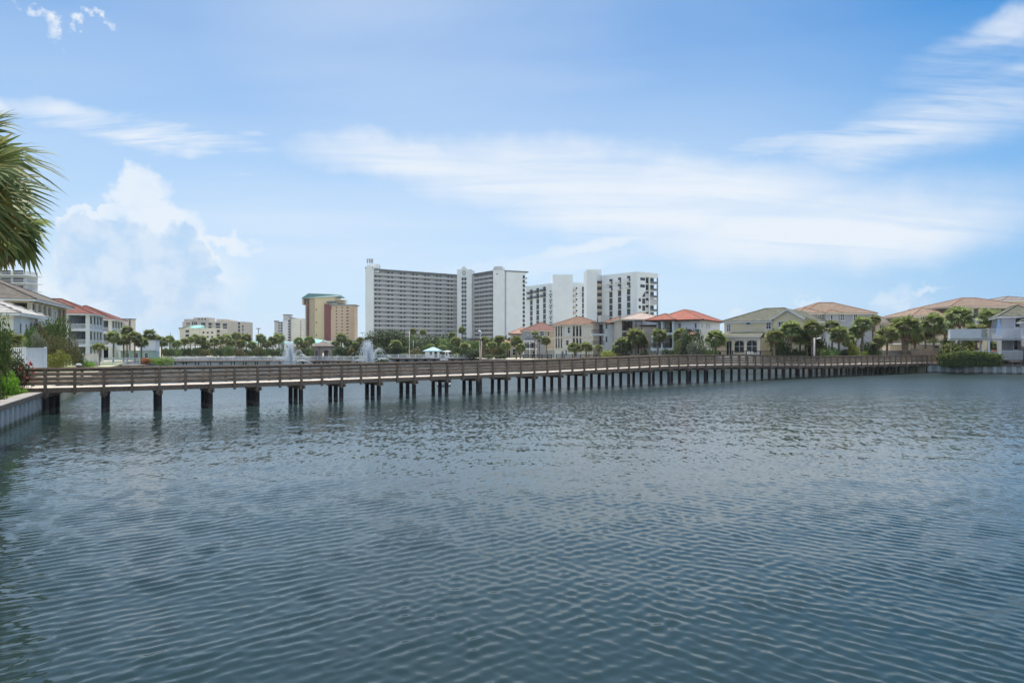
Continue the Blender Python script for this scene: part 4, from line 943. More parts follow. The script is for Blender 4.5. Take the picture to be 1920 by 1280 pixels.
h.box('corner_trim', M_white, sx1-.2, sx1+.03, sy-.07, sy-.004, 0, t_-.46)
MB().add([(sx0-.8,sy-.8,zs(631)),(sx1+.5,sy-.8,zs(631)),(sx1-.5,-.06,zs(622)),(sx0+.3,-.06,zs(622)),(sx0-.8,sy-.8,zs(632.8)),(sx1+.5,sy-.8,zs(632.8)),(sx1-.5,-.06,zs(632.8)),(sx0+.3,-.06,zs(632.8))], [(0,1,2,3),(7,6,5,4),(4,5,1,0),(5,6,2,1),(6,7,3,2),(7,4,0,3)]).build('sunroom_roof', M_rgreen, h.t)
h.box('gutter', M_stcream, sx0-.8, sx1+.5, sy-.93, sy-.805, zs(632.6), zs(628.5))
h.box('low_wing', M_stpink, -1.6, sx0-.02, -2.5, -.02, 0, zs(640)); h.win(-.9, .6, 1.4, 1.7, y=-2.5, cross=1)

Y = 150
h = house_at('blue_grey_house', 'blue grey house with a long tan tile roof rising behind the palms', 1508, Y, 1637, Y, 12)
zz = lambda y: Z(y,Y)-h.z0; ux = lambda p: (p-1508)/F*Y; e = zz(587)
h.body(e, M_bluegrey); h.roof(M_rtan, e, .40, .7, x0=ux(1500), capm=M_rcoral, fascia=M_stcream); h.roof(M_rtan, e+.02, .42, .7, x0=ux(1489), x1=ux(1540), y0=-1.6, y1=8, capm=M_rcoral, fascia=M_stcream)
h.body(e-.1, M_bluegrey, x0=ux(1543), y0=-1.3, w=ux(1567)-ux(1543), d=1.29, name='bay_wall'); h.roof(M_rtan, e+.04, .42, .5, x0=ux(1541), x1=ux(1572), y0=-2.0, y1=6.5, capm=M_rcoral, fascia=M_stcream)
h.win(ux(1533), zz(603), ux(1541)-ux(1533), 1.5, cross=1, glass=M_glassl); h.win(ux(1551.5), zz(606), ux(1556.5)-ux(1551.5), 1.8, y=-1.3, cross=2); h.win(ux(1575), zz(601), 1.0, 1.5, cross=3, glass=M_glassl); h.win(ux(1514), zz(602), .9, 1.5, cross=3); h.win(ux(1600), zz(602), .9, 1.5, cross=3)
for a in (1512,1530,1556,1590,1612): h.win(ux(a), 1.0, 1.2, 1.9, cross=3)
h.box('downpipe', M_brown, h.w-.2, h.w+.02, -.2, -.02, 0, e-.3)
h2 = house_at('taupe_roof_annexe', 'lower annexe with a taupe tile roof to the right of the blue grey house', 1640, 151, 1672, 151, 8)
e2 = Z(604.5,151)-h2.z0; h2.body(e2, M_stpink); h2.roof(M_rtaupe, e2, .62, .6, x0=-2.8, capm=M_rpink, fascia=M_stcream); h2.win(1, e2-2, 1.0, 1.4, cross=3)

Y = 142
h = house_at('tan_tile_house', 'big house with a brown tan tile roof and dark upper porch behind the right palms', 1790, Y, 1912, Y, 13)
zz = lambda y: Z(y,Y)-h.z0; ux = lambda p: (p-1790)/F*Y; e = zz(574.5)
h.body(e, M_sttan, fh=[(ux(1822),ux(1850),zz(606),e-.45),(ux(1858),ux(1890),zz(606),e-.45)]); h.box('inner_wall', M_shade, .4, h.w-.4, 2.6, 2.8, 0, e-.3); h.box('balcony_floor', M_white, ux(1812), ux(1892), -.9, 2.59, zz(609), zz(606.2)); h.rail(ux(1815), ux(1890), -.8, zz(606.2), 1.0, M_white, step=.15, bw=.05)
for p_ in (1822,1836,1850): h.col(ux(p_), -.15, zz(606), e-.46, .3, M_stcream)
for p_ in (1826,1840,1862,1876): h.win(ux(p_), zz(605.5), 1.2, 2.2, y=2.6, cross=1)
h.roof(M_rtan, e, .30, .9, x0=ux(1776), x1=ux(1935), capm=M_rcoral, fascia=M_stcream)
h.body(zz(592), M_sttan, x0=ux(1722), y0=1.0, w=-ux(1722)-.02, d=11, name='wing_wall'); h.roof(M_rtan, zz(592)+.05, .36, .9, x0=ux(1710), x1=1.5, y0=.2, y1=12.6, capm=M_rcoral, fascia=M_stcream)
for p_ in (1730,1748,1768): h.win(ux(p_), zz(606), 1.0, 1.4, y=1.0, cross=3)
h = house_at('brown_roof_house', 'low brown roof just showing above the tan tile roof at the right edge', 1880, 172, 1960, 172, 12)
h.body(Z(563,172)-h.z0, M_sttan); h.roof(M_rtaupe, Z(563,172)-h.z0, .22, .8); h.win(2, 9, 1.2, 1.5)

h = house_at('grey_deck_house', 'blue grey house with white railed decks on two levels above the right seawall', 1878, 119.5, 1950, 117, 12)
zz = lambda y, Yv=119: Z(y,Yv)-h.z0; ux = lambda p: (p-1878)/F*119; e = zz(592.5)
h.body(e, M_bluegrey); h.roof(M_rgreen, e, .62, .55)
h.body(zz(602,114), M_bluegrey, x0=ux(1905), y0=-4.5, w=8, d=4.48, name='front_wing_wall'); h.roof(M_rgreen, zz(602,114), .55, .5, x0=ux(1900), x1=ux(1905)+8.5, y0=-5.1, y1=2)
h.win(ux(1898), zz(614), .9, 1.7, cross=2); h.win(ux(1896), zz(656), .7, 2.3, cross=0)
dy = -4.4; Yd = 115; zd = lambda y: Z(y,Yd)-h.z0; dx0 = (1823-960)/F*Yd-X(1878,119.5)+.2; dx1 = ux(1902)
h.box('upper_deck', M_lgrey, dx0-.1, dx1, dy, -.02, zd(637.5), zd(634.5)); h.box('lower_deck', M_capwood, dx0-.6, dx1, dy, -.02, zd(676), zd(674))
h.rail(dx0, dx0+(1873-1823)/F*Yd, dy+.05, zd(634.4), zd(615.5)-zd(634.4), M_white, step=.16, bw=.09, solid=True); h.rail(dx0+(1873-1823)/F*Yd, dx1, dy+.06, zd(634.4), zd(615.5)-zd(634.4), M_white, step=.16, bw=.06); h.rail(dy+.1, -.1, dx0, zd(634.4), zd(615.5)-zd(634.4), M_white, PI2, .16, .08)
h.rail(dx0-.6, dx0+4.9, dy+.05, zd(674), zd(657)-zd(674), M_white, step=.16, bw=.09, solid=True); h.rail(dx0+4.9, dx1, dy+.06, zd(674), zd(657)-zd(674), M_white, step=.16, bw=.06)
for p_ in (1833,1885): q = dx0+(p_-1823)/F*Yd; h.col(q, dy+.2, 0, zd(637.6), .32)
for p_ in (1844,1877): q = dx0+(p_-1823)/F*Yd; h.col(q, -.6, 0, zd(637.6), .26)
q = ux(1909); h.box('side_deck', M_white, q, q+4, -6.6, -4.52, zz(634,113), zz(631,113)); h.rail(q, q+4, -6.5, zz(631,113), 1.6, M_white, step=.16, bw=.09, solid=True); h.box('side_deck', M_white, q-.2, q+4, -6.7, -4.52, zz(679,113), zz(676.5,113)); h.rail(q-.2, q+4, -6.6, zz(676.5,113), 1.75, M_white, step=.16, bw=.09, solid=True)
h.col(q+1.2, -6.3, zz(676.5,113)+.01, zz(634.1,113), .22)
DECKZ = h.z0+zd(634.4); DECKX = h.t.location
# ------------------------------------------------------------------ condominium slabs and towers
def stuffpart(b, name, m, parent): o = b.build(name, m, parent); o['kind'] = 'stuff'; return o
# --- the long grey slab with white end towers
FH = 2.95; GB = 2.0; NF = 18
D0 = (X(700,449), 449.)
cd = thing('condo_tower', 'long grey eighteen storey condominium with white end towers and dark roof edge', 'apartment building', (D0[0], D0[1], GB))
def wing(pa, Ya, pb, Yb, nb, step, right):
    """balcony-access wing: bays stepping in plan, a parapet band and back wall with doors and small windows on every floor"""
    (ox, oy), ang, w = fr(X(pa,Ya)-D0[0], Ya-D0[1], X(pb,Yb)-D0[0], Yb-D0[1]); bw = w/nb; top = NF*FH
    back = MB(); low = MB(); cap = MB(); win = MB(); lt = MB()
    floors = [MB() for _ in range(NF+1)]
    for b in range(nb):
        off = step*b
        for q in (back, low, cap, win, lt, *floors): q.frame(ox, oy, ang)
        x0 = b*bw; x1 = x0+bw
        back.box(x0, x1, 1.5+off, 14+off, 3*FH, top); low.box(x0, x1, 1.5+off, 14+off, -2, 3*FH-.002)
        cap.box(x0-.02, x1+.1, -.35+off, 14.2+off, top+.002, top+.95)
        for k in range(1, NF): floors[k].box(x0, x1-.02, off, 1.49+off, k*FH-.2, k*FH).box(x0, x1-.02, off, .14+off, k*FH+.001, k*FH+1.22)
        for k in range(NF):
            z = k*FH
            for (a, b_) in ((.17,.30),(.47,.57)): win.box(x0+bw*a, x0+bw*b_, 1.44+off, 1.497+off, z+1.35, z+2.5)
            if not right: lt.box(x0+bw*.66, x0+bw*.93, 1.45+off, 1.498+off, z+.9, z+2.3)
            else: win.box(x0+bw*.7, x0+bw*.82, 1.44+off, 1.497+off, z+1.35, z+2.5)
    stuffpart(win, 'windows', M_glass, cd); 
    if lt.v: stuffpart(lt, 'pale_doors', M_lgrey, cd)
    back.build('back_wall', M_mgrey, cd); low.build('base_wall', M_base, cd); cap.build('roof_edge', M_dgrey, cd)
    for k in range(1, NF): floors[k].build('gallery', M_lgrey if k > 2 else M_grey, cd)
wing(700, 449, 863, 484, 7, .55, False)
wing(887, 481, 925, 462, 4, -.3, True)
def dtower(pa, Ya, pb, Yb, dep, ytop, name, zlow=3*FH):
    (ox, oy), ang, w = fr(X(pa,Ya)-D0[0], Ya-D0[1], X(pb,Yb)-D0[0], Yb-D0[1]); top = Z(ytop,(Ya+Yb)/2)-GB
    b = MB().frame(ox, oy, ang).box(0, w, 0, dep, zlow, top); o = b.build(name, M_stwhite, cd); MB().frame(ox, oy, ang).box(.02, w-.02, .03, dep, -2, zlow-.002).build('base_wall', M_base, cd)
    return ox, oy, ang, w, top, o
ox, oy, ang, w, top, o = dtower(685, 447, 700.5, 447.5, 15, 503.5, 'end_tower')
MB().frame(ox, oy, ang).wallprism([(-.4,top+.002),(w+.4,top+.002),(w*.93,top+1.2),(w/2,top+2.6),(w*.07,top+1.2)], -.4, 3).build('gable', M_stwhite, cd)
MB().frame(ox, oy, ang).box(w*.55, w+3.2, 3.1, 12, top-2, top+3.4).build('penthouse', M_stwhite, cd)
for k in range(2): MB().frame(ox, oy, ang).box(-.05+k*0, .5, -.45, -.402, top+.1+k*0, top+.9).build('vent', M_dgrey, cd, (k*w*.85,0,0))
for k in (0,1): MB().frame(ox, oy, ang).box(.4, w*.8, -.03, -.001, 0, .01) if False else None
for z_ in (1.2*FH, 2.3*FH): MB().frame(ox, oy, ang).box(w*.35, w*.6, -.04, .029, z_, z_+1.2).build('window', M_glass, cd)
a = MB().frame(ox, oy, ang)
for i, q in enumerate((.8,2.1,3.2,4.1)):
    a.tube((q,5,top+2),(q,5,top+7.0+.4*(i%2)),.09,.09,6)
    for s_ in (-.25,.25): a.box(q+s_-.2,q+s_+.2,4.6,4.8,top+4.2,top+7.0)
a.build('antenna_array', M_mgrey, cd)
# middle tower
ox, oy, ang, w, top, o = dtower(857, 481, 884.5, 480, 16, 505, 'middle_tower')
MB().frame(ox, oy, ang).wallprism([(w*.22,top+.002),(w*.72,top+.002),(w*.60,top+1.2),(w*.47,top+2.4),(w*.34,top+1.2)], -.02, 2).build('gable', M_stwhite, cd)
MB().frame(ox, oy, ang).tube((w*.47,1,top+2.2),(w*.47,1,top+3.6),.12,.03,6).build('finial', M_stwhite, cd)
b = MB().frame(ox, oy, ang); n = 20; zc = Z(511.5,480)-GB
vs = [(w*.47+r_*math.cos(q)*1.25, y_, zc+r_*math.sin(q)*1.75) for y_ in (-.16,) for r_ in (1.,.72) for q in [2*math.pi*i/n for i in range(n)]]
vs += [(x_, -.005, z_) for x_, y_, z_ in vs]
b.add(vs, [f for i in range(n) for j in [(i+1)%n] for f in ((i,j,n+j,n+i),(i,2*n+i,2*n+j,j),(n+i,n+j,3*n+j,3*n+i))]).build('oval_emblem', M_dgrey, cd)
MB().frame(ox, oy, ang).wallprism([(w*.47-.35,zc-.9),(w*.47+.35,zc-.9),(w*.47+.15,zc+.9),(w*.47-.15,zc+.9)], -.1, -.004).build('emblem_figure', M_mgrey, cd)
x0, x1 = (865.5-857)/27.5*w, (874.5-857)/27.5*w; k = 0; zt = Z(519.5,480)-GB
me_w = MB().box(0,(x1-x0)*.46,-.05,-.003,0,1.55).mesh('window', M_glass)
me_w2 = MB().box(0,(x1-x0)*.46,-.05,-.003,0,.55).mesh('window', M_glass)
for fl in range(17):
    z_ = zt-FH*fl-2.3
    for c in (0,1):
        q = Vector((ox+(x0+c*(x1-x0)*.54)*math.cos(ang), oy+(x0+c*(x1-x0)*.54)*math.sin(ang), z_)); inst(me_w, 'window', cd, q, ang); inst(me_w2, 'window', cd, q+Vector((0,0,1.72)), ang)
MB().frame(ox, oy, ang).box(w+.003, w+1.9, 1.2, 14, 3*FH, top-3.6).build('side_wall', M_lgrey, cd); MB().frame(ox, oy, ang).box(w+.003, w+1.9, 1.25, 14, -2, 3*FH-.003).build('base_wall', M_base, cd)
# right tower and the blank end wall
ox, oy, ang, w, top, o = dtower(924.5, 456, 942.5, 454, 16, 505.5, 'stair_tower', 2.8*FH)
MB().frame(ox, oy, ang).add([(-.3,-.4,top+.002),(w+.3,-.4,top+.002),(w+.3,6,top+.002),(-.3,6,top+.002),(w*.12,.6,top+2.3),(w*.86,.6,top+2.3),(w*.86,5,top+2.3),(w*.12,5,top+2.3)],
    [(3,2,1,0),(4,5,6,7),(0,1,5,4),(1,2,6,5),(2,3,7,6),(3,0,4,7)]).build('mansard_cap', M_grey, cd)
for z_ in (top-3.2, 2.0*FH): MB().frame(ox, oy, ang).box(w*.35, w*.5, -.04, .029, z_, z_+.7).build('window', M_glass, cd)
EX0, EY0, EX1, EY1 = X(949.5,458), 458, X(985,464), 464
(ox, oy), ang, w = fr(EX0-D0[0], EY0-D0[1], EX1-D0[0], EY1-D0[1]); top = Z(510,461)-GB
wx0, wx1 = (980-949.5)/35.5*w, (984-949.5)/35.5*w
MB().frame(ox, oy, ang).box(0, w, 0, 18, -2, top).build('end_wall', M_stwhite, cd)
MB().frame(ox, oy, ang).box(-.2, w+2.2, -.4, 18.4, top+.002, top+.8).build('roof_edge', M_dgrey, cd)
me_w = MB().box(0, wx1-wx0, -.06, -.003, 0, 2.15).mesh('window', M_glass); me_b = MB().box(0, 1.9, 1, 6, -.15, 0).box(1.75, 1.9, 1, 6, .001, 1.1).mesh('balcony', M_white)
for fl in range(17):
    z_ = top-2.2-FH*fl-2.0; c, s_ = math.cos(ang), math.sin(ang); inst(me_w, 'window', cd, (ox+wx0*c, oy+wx0*s_, z_), ang); inst(me_b, 'balcony', cd, (ox+(w+.003)*c, oy+(w+.003)*s_, z_), ang)
(ox2, oy2), ang2, w2 = fr(X(942.8,460)-D0[0], 460-D0[1], X(949.3,460)-D0[0], 460-D0[1])
MB().frame(ox2, oy2, ang2).box(0, w2, 2.2, 12, -2, top-.5).build('recess_wall', M_sttan, cd); MB().frame(ox2, oy2, ang2).box(0, w2*.22, 0, 2.19, -2, top).build('recess_pier', M_stwhite, cd)
me_b = MB().box(w2*.25, w2-.02, 0, 2.18, -.18, 0).box(w2*.25, w2-.02, 0, .1, .002, 1.0).mesh('balcony', M_mgrey); me_w = MB().box(w2*.45, w2*.9, 2.1, 2.197, 0, 2.1).mesh('window', M_glass)
for fl in range(16):
    z_ = top-1.5-FH*(fl+1); c, s_ = math.cos(ang2), math.sin(ang2); inst(me_b, 'balcony', cd, (ox2, oy2, z_), ang2); inst(me_w, 'window', cd, (ox2, oy2, z_+.1), ang2)
MB().frame(ox2, oy2, ang2).box(-2, w2+.0, -2.5, 2.0, -2, 2.9*FH).build('base_wall', M_base, cd)

# --- the white twin blocks
SH = 2.78
def recess_column(T, ox, oy, ang, x, w, ztop, n, balc=0, bside=-1, bm=None, glass=None):
    c, s_ = math.cos(ang), math.sin(ang)
    for k in range(n):
        z = ztop-2.35-k*SH; o = inst(MBW(w, 2.3, glass), 'window', T, (ox+x*c, oy+x*s_, z), ang)
        if k < balc:
            inst(BALC(w, bside, bm), 'balcony', T, (ox+x*c, oy+x*s_, z), ang)
_mw = {}
def MBW(w, hh, g=None):
    key = (round(w,2), round(hh,2), (g or M_glassb).name)
    if key not in _mw: _mw[key] = MB().box(0,w,-.05,-.003,0,hh).box(-.12,w+.12,-.16,-.06,-.12,.0).box(w*.48,w*.52,-.08,-.051,0,hh).mesh('window', g or M_glassb)
    return _mw[key]
_bl = {}
def BALC(w, side, m):
    key = (round(w,2), side, m.name)
    if key not in _bl:
        a, b = (-1.6, w) if side < 0 else (0, w+1.6); q = MB().box(a, b, -1.2, -.05, -.02, .12)
        n = 10
        for i in range(n+1): x_ = a+(b-a)*i/n; q.box(x_-.04, x_+.04, -1.2, -1.14, .121, .95)
        q.box(a, b, -1.22, -1.12, .951, 1.05).box(a, a+.06, -1.12, -.05, .951, 1.05).box(b-.06, b, -1.12, -.05, .951, 1.05); q.box(a+.1, b-.1, -1.14, -1.13, .122, .95); _bl[key] = q.mesh('balcony', m)
    return _bl[key]
Yc = 285
Tx, Ty = X(1131,300), 300.
tw = thing('white_apartment_block', 'right one of two white apartment blocks, with dark corner balconies and a blank lift tower', 'apartment building', (Tx, Ty, GB))
(ox, oy), ang, w = fr(0, 0, X(1195,Yc)-Tx, Yc-Ty); top = Z(509,Yc)-GB; ux = lambda p: (p-1131)/64*w; zz = lambda y: Z(y,293)-GB
MB().frame(ox, oy, ang).prism([(0,0),(w,0),(w-6,14),(0,14)], -2, top).build('wall', M_stwhite, tw)
for i, p_ in enumerate((1146.2,1162.6,1179.4)): recess_column(tw, ox, oy, ang, ux(p_-3.0), ux(6.0+1131), zz(521.5-i*1.3), 8, 2, -1, M_white)
bx, by = X(1195,Yc)-Tx, Yc-Ty
(ox2, oy2), ang2, w2 = fr(bx, by, X(1234,293)-Tx, 293-Ty); ux2 = lambda p: (p-1195)/39*w2; zz2 = lambda y: Z(y,289)-GB
q0, q1, q2, q3 = ux2(1210.5), ux2(1217), ux2(1218.8), ux2(1226)
b = MB().frame(ox2, oy2, ang2).box(.0, q0, .0, 12, -2, top-.003).box(q0, q3+1.2, 1.0, 12, -2, top-.01).box(q0, w2, 0, .99, top-1.9, top-.004); b.build('side_wall', M_stwhite, tw)
MB().frame(ox2, oy2, ang2).box(q1, q2, 0, .4, -2, top-1.91).build('pier', M_stwhite, tw); MB().frame(ox2, oy2, ang2).box(w2-.45, w2, 0, .45, -2, top-1.91).build('pier', M_base, tw)
for k in range(9):
    z_ = top-1.9-2.65-k*2.93; c, s_ = math.cos(ang2), math.sin(ang2)
    solid = k in (2,3,4)
    MB().box(q0+.02, w2, .02, .98, z_-.2, z_).build('balcony_floor', M_white, tw, (ox2,oy2,0), ang2)
    MB().box(q0+.5, q1+.5, .9, .99, z_+.05, z_+2.45).build('window', M_glass, tw, (ox2,oy2,0), ang2); MB().box(q2+.5, q3+.9, .9, .99, z_+.05, z_+2.45).build('window', M_glass, tw, (ox2,oy2,0), ang2)
    MB().box(q2, w2-.46, .05, .1, z_+.01, z_+.95).build('railing', M_dgrey, tw, (ox2,oy2,0), ang2) if not (k == 3) else MB().box(q2, w2-.46, .05, .15, z_+.01, z_+2.3).build('enclosed_panel', M_lgrey, tw, (ox2,oy2,0), ang2)
    if solid or k > 4: MB().box(q0+.02, q1-.02, .08, .14, z_+.01, z_+(1.5 if k < 5 else 1.0)).build('screen_panel', M_lgrey if k < 5 else M_dgrey, tw, (ox2,oy2,0), ang2)
    if k < 2: MB().box(ux2(1200.5), ux2(1209), -.05, -.003, z_+1.0, z_+2.2).build('window', M_glass, tw, (ox2,oy2,0), ang2)
    elif k > 2: MB().box(ux2(1197.6), ux2(1201.4), -.05, -.003, z_+.9, z_+2.2).build('window', M_glass, tw, (ox2,oy2,0), ang2); MB().box(ux2(1204), ux2(1209.5), -.05, -.003, z_+.0, z_+2.3).build('window', M_glassb, tw, (ox2,oy2,0), ang2)
    else: MB().wallprism([(ux2(1203.5),z_),(ux2(1209.7),z_),(ux2(1209.7),z_+2.5)], -.05, -.003).build('window', M_glass, tw, (ox2,oy2,0), ang2)  # dark triangle paints the roof's diagonal shadow on the wall, no real window
xa, xb = X(1100.5,297)-Tx, X(1119.5,297)-Tx
MB().box(xa, xb, -3, 10, -2, Z(505.2,297)-GB).build('lift_tower', M_stwhite, tw); xc = X(1128.5,301)-Tx; MB().box(xb-.5, xc, 2.0, 12, -2, Z(504.8,302)-GB).build('lift_tower_side', M_stwhite, tw)
me_bk = MB().box(.0, xc-xb-.3, 1.7, 1.99, 0, 2.2).mesh('window', M_glassb); me_bb = MB().box(0, xc-xb-.1, .2, 1.99, -.25, 0).box(0, xc-xb-.1, .2, .3, .002, .95).mesh('gallery', M_sttan)
for k in range(9): inst(me_bb, 'gallery', tw, (xb, 0, zz(533)-k*SH)); inst(me_bk, 'window', tw, (xb+.35, 0, zz(533)-k*SH+.1))
MB().box(xc+.01, .05, .5, 12, -2, Z(516.5,301)-GB).build('link_wall', M_stwhite, tw)
MB().box(X(1127,280)-Tx, X(1142,280)-Tx, 280-Ty, 290-Ty, -2, Z(590.5,280)-GB).build('low_annexe', M_mgrey, tw)

Tx, Ty = X(1036,338), 338.
tl = thing('white_apartment_block', 'left one of two white apartment blocks, with a broad blank lift tower in its middle', 'apartment building', (Tx, Ty, GB))
(ox, oy), ang, w = fr(X(986,358)-Tx, 358-Ty, 0, 0); top = Z(530.5,338)-GB; zz = lambda y: Z(y,346)-GB; ux = lambda p: (p-986)/50*w
MB().frame(ox, oy, ang).box(0, w, 0, 14, -2, top).build('wall', M_stwhite, tl)
for i, p_ in enumerate((996.8,1009,1021.5)): recess_column(tl, ox, oy, ang, ux(p_-2.4), ux(986+4.8), zz(540.2-i*1.1), 8, 2, -1, M_dgrey)
c, s_ = math.cos(ang), math.sin(ang)
for k in range(7):
    z_ = zz(548.5)-k*SH-2; MB().box(0, 1.1, -.05, -.003, 1.1, 1.9).build('window', M_glass, tl, (ox+ux(1031.3)*c, oy+ux(1031.3)*s_, z_+.6), ang); MB().box(.3, 1.5, -1.0, -.06, .0, 1.0).build('balcony', M_mgrey, tl, (ox+ux(1032)*c, oy+ux(1032)*s_, z_-.1), ang)
MB().box(0.02, X(1073.3,336)-Tx, -4, 10, -2, Z(515.2,335)-GB).build('lift_tower', M_stwhite, tl)
(ox, oy), ang, w = fr(X(1073.5,336)-Tx, 336-Ty, X(1103,342)-Tx, 342-Ty); top2 = Z(529.3,336)-GB; ux = lambda p: (p-1073.5)/29.5*w
MB().frame(ox, oy, ang).box(0, w, 0, 13, -2, top2).build('wall', M_stwhite, tl)
recess_column(tl, ox, oy, ang, ux(1091.3), ux(1073.5+4.8), Z(537,339)-GB, 8, 2, 1, M_dgrey)
c, s_ = math.cos(ang), math.sin(ang)
for k in range(7):
    z_ = Z(538,338)-GB-k*SH-2.1; MB().box(0, 1.0, -.05, -.003, .8, 1.7).build('window', M_glass, tl, (ox+ux(1079.2)*c, oy+ux(1079.2)*s_, z_+.2), ang)
    MB().box(0, 1.6, -.9, -.06, -.1, .9).build('balcony', M_sttan, tl, (ox+ux(1074)*c, oy+ux(1074)*s_, z_-.1), ang)

# --- far towers
def simple(name, label, pa, Ya, pb, Yb, d, ytop, m, zb=GB):
    (ox, oy), ang, w = fr(X(pa,Ya), Ya, X(pb,Yb), Yb); T = thing(name, label, 'apartment building', (ox, oy, zb), ang); h_ = Z(ytop,(Ya+Yb)/2)-zb
    MB().box(0,w,0,d,-3,h_).build('wall', m, T); return T, w, h_
Y = 640
T, w, h_ = simple('tan_round_tower', 'tall tan tower with a teal roof edge and a maroon and pink tan lower wing', 590, Y, 628, Y, 22, 556, M_tanfar)
ux = lambda p: (p-590)/F*Y; zz = lambda y: Z(y,Y)-GB
MB().prism([(ux(567),9),(ux(572),3),(ux(580),.6),(ux(589.95),-.3),(ux(589.95),16),(ux(567),16)], -3, zz(556.5)).build('round_bay', M_olive, T)
MB().box(ux(574.5),ux(579),.2,4,0,zz(560)).build('window_strip', M_maroon, T)
wn = MB(); 
for k in range(26): wn.box(ux(576),ux(578.6),-.1,.3,zz(560)-3*k-2.2,zz(560)-3*k-.5)
stuffpart(wn, 'windows', M_glass, T)
MB().add([(ux(565),-1.2,zz(559.5)),(ux(638),-1.2,zz(556)),(ux(638),20,zz(556)),(ux(565),20,zz(559.5)),(ux(577),2,zz(549.5)),(ux(632),2,zz(551.5)),(ux(632),18,zz(551.5)),(ux(577),18,zz(549.5))],
    [(3,2,1,0),(4,5,6,7),(0,1,5,4),(1,2,6,5),(2,3,7,6),(3,0,4,7)]).build('roof', M_teal, T)
MB().box(ux(565.5),ux(569),2,14,zz(571),zz(560.2)).build('corner_balcony', M_olive, T)
for k in range(3): MB().prism([(ux(628.1),-.5),(ux(643.5),-.5),(ux(646),3),(ux(646),12),(ux(628.1),12)], zz(563.5+k*4), zz(561.8+k*4)).build('curved_balcony', M_tanfar, T); MB().box(ux(630),ux(643),3,10,zz(566+k*4),zz(563.6+k*4)).build('window', M_glass, T)
MB().box(ux(613.5),ux(631),-1.5,8,zz(568),zz(565.5)).build('cornice', M_teal, T); MB().box(ux(609),ux(632),-1.0,8,-3,zz(568.1)).build('wall', M_tanfar, T)
MB().box(ux(609.5),ux(622.5),-3,8,-3,zz(569.8)).build('maroon_wall', M_maroon, T); MB().box(ux(622.6),ux(666),-4,10,-3,zz(573.5)).build('lower_wing', M_pinktan, T)
MB().box(ux(620),ux(669),-4.8,10.5,zz(573.3),zz(571.3)).build('wing_roof_edge', M_base, T)
wn = MB(); bl = MB()
for k in range(20):
    z_ = zz(575)-3.0*k-1.6
    for p_, ww in ((633,2.6),(643.5,2.6),(653.5,4.2)): wn.box(ux(p_-ww/2),ux(p_+ww/2),-4.06,-4.003,z_,z_+1.1)
    if k < 17: bl.box(ux(660),ux(669),-5.4,-4.01,z_-.9,z_+.1)
    if k in (0,4,8,11,13): wn.box(ux(592.5),ux(594),-.06,-.003,z_-2,z_-.2)
stuffpart(wn, 'windows', M_glass, T); stuffpart(bl, 'balconies', M_pinktan, T)
for k in range(3): MB().box(ux(624-k*0),ux(621.5),-5.4,-3.1,zz(576+k*4),zz(574.5+k*4)).build('corner_balcony', M_glass, T) if k < 2 else None

Y = 700
T, w, h_ = simple('white_stepped_tower', 'white grey stepped condominium left of the tall tan tower', 514.5, Y, 546, Y, 20, 603, M_lgrey)
ux = lambda p: (p-514.5)/F*Y; zz = lambda y: Z(y,Y)-GB
MB().box(ux(532),ux(544),-3,12,-3,zz(601)).build('lift_tower', M_lav, T); MB().box(ux(533),ux(544),-2.9,8,zz(601)+.01,zz(591)).build('penthouse', M_lgrey, T); MB().box(ux(532.5),ux(544.5),-3.4,8.5,zz(591)+.01,zz(589.5)).build('penthouse_roof', M_dgrey, T)
MB().box(ux(546.05),ux(569),-1.5,18,-3,zz(597)).build('cream_wing', M_stcream2, T); MB().box(ux(514),ux(521),-.6,4,zz(603.2)+.01,zz(601)).build('roof_edge', M_dgrey, T); MB().box(ux(546),ux(554),-2.2,4,zz(596.8),zz(595.8)).build('roof_edge', M_dgrey, T)
wn = MB()
for k in range(9):
    z_ = zz(606.5)-2.75*k
    for p_, q_ in ((522,524.5),(526,529.5),(530,532)): wn.box(ux(p_),ux(q_),-.1,-.003,z_,z_+1.5)
    wn.box(ux(541.8),ux(545.9),-3.1,-3.003,z_+1.5,z_+3.2); wn.box(ux(564),ux(565.8),-1.6,-1.503,z_+1.2,z_+2.6)
stuffpart(wn, 'windows', M_glass, T)

Y = 600
T, w, h_ = simple('beige_condo_block', 'wide beige condominium with tall dark window recesses on the far left shore', 342, Y, 456, Y, 22, 603, M_greyfar)
ux = lambda p: (p-342)/F*Y; zz = lambda y: Z(y,Y)-GB
wn = MB(); 
for a, b_, t_, n in ((377,385,603.5,12),(391,398.5,603.5,12),(404.5,412.5,604,12),(418,425.5,605,12),(446.5,450,602.5,13)):
    for k in range(n): z_ = Z(t_,Y)-GB-3.05*(k+1); wn.box(ux(a),ux(b_),-.1,-.003,z_,z_+2.4)
for k in range(13): z_ = h_-2-3.05*(k+1); wn.box(ux(454.3),ux(456.3),-.4,.4,z_,z_+1.9)
for a in (349.5,353.5,360,364,367): wn.box(ux(a),ux(a+2.4),-.1,-.003,zz(609),zz(603.4+(a<355)*1.5))
stuffpart(wn, 'windows', M_glass, T)
MB().box(ux(361),ux(390),2,14,h_+.01,zz(595)).build('penthouse', M_greyfar, T); MB().box(ux(404),ux(419),2,14,h_+.01,zz(598)).build('penthouse', M_beigefar, T); MB().box(ux(424),ux(434),2,14,h_+.01,zz(600)).build('penthouse', M_beigefar, T); MB().box(ux(344),ux(360),1,14,h_+.01,zz(598)).build('penthouse', M_greyfar, T)
for i, a in enumerate((371,377,383)): MB().tube((ux(a),1.9,zz(597.8)),(ux(a),1.99,zz(597.8)),.75,.75,10).build('porthole', M_glass, T)
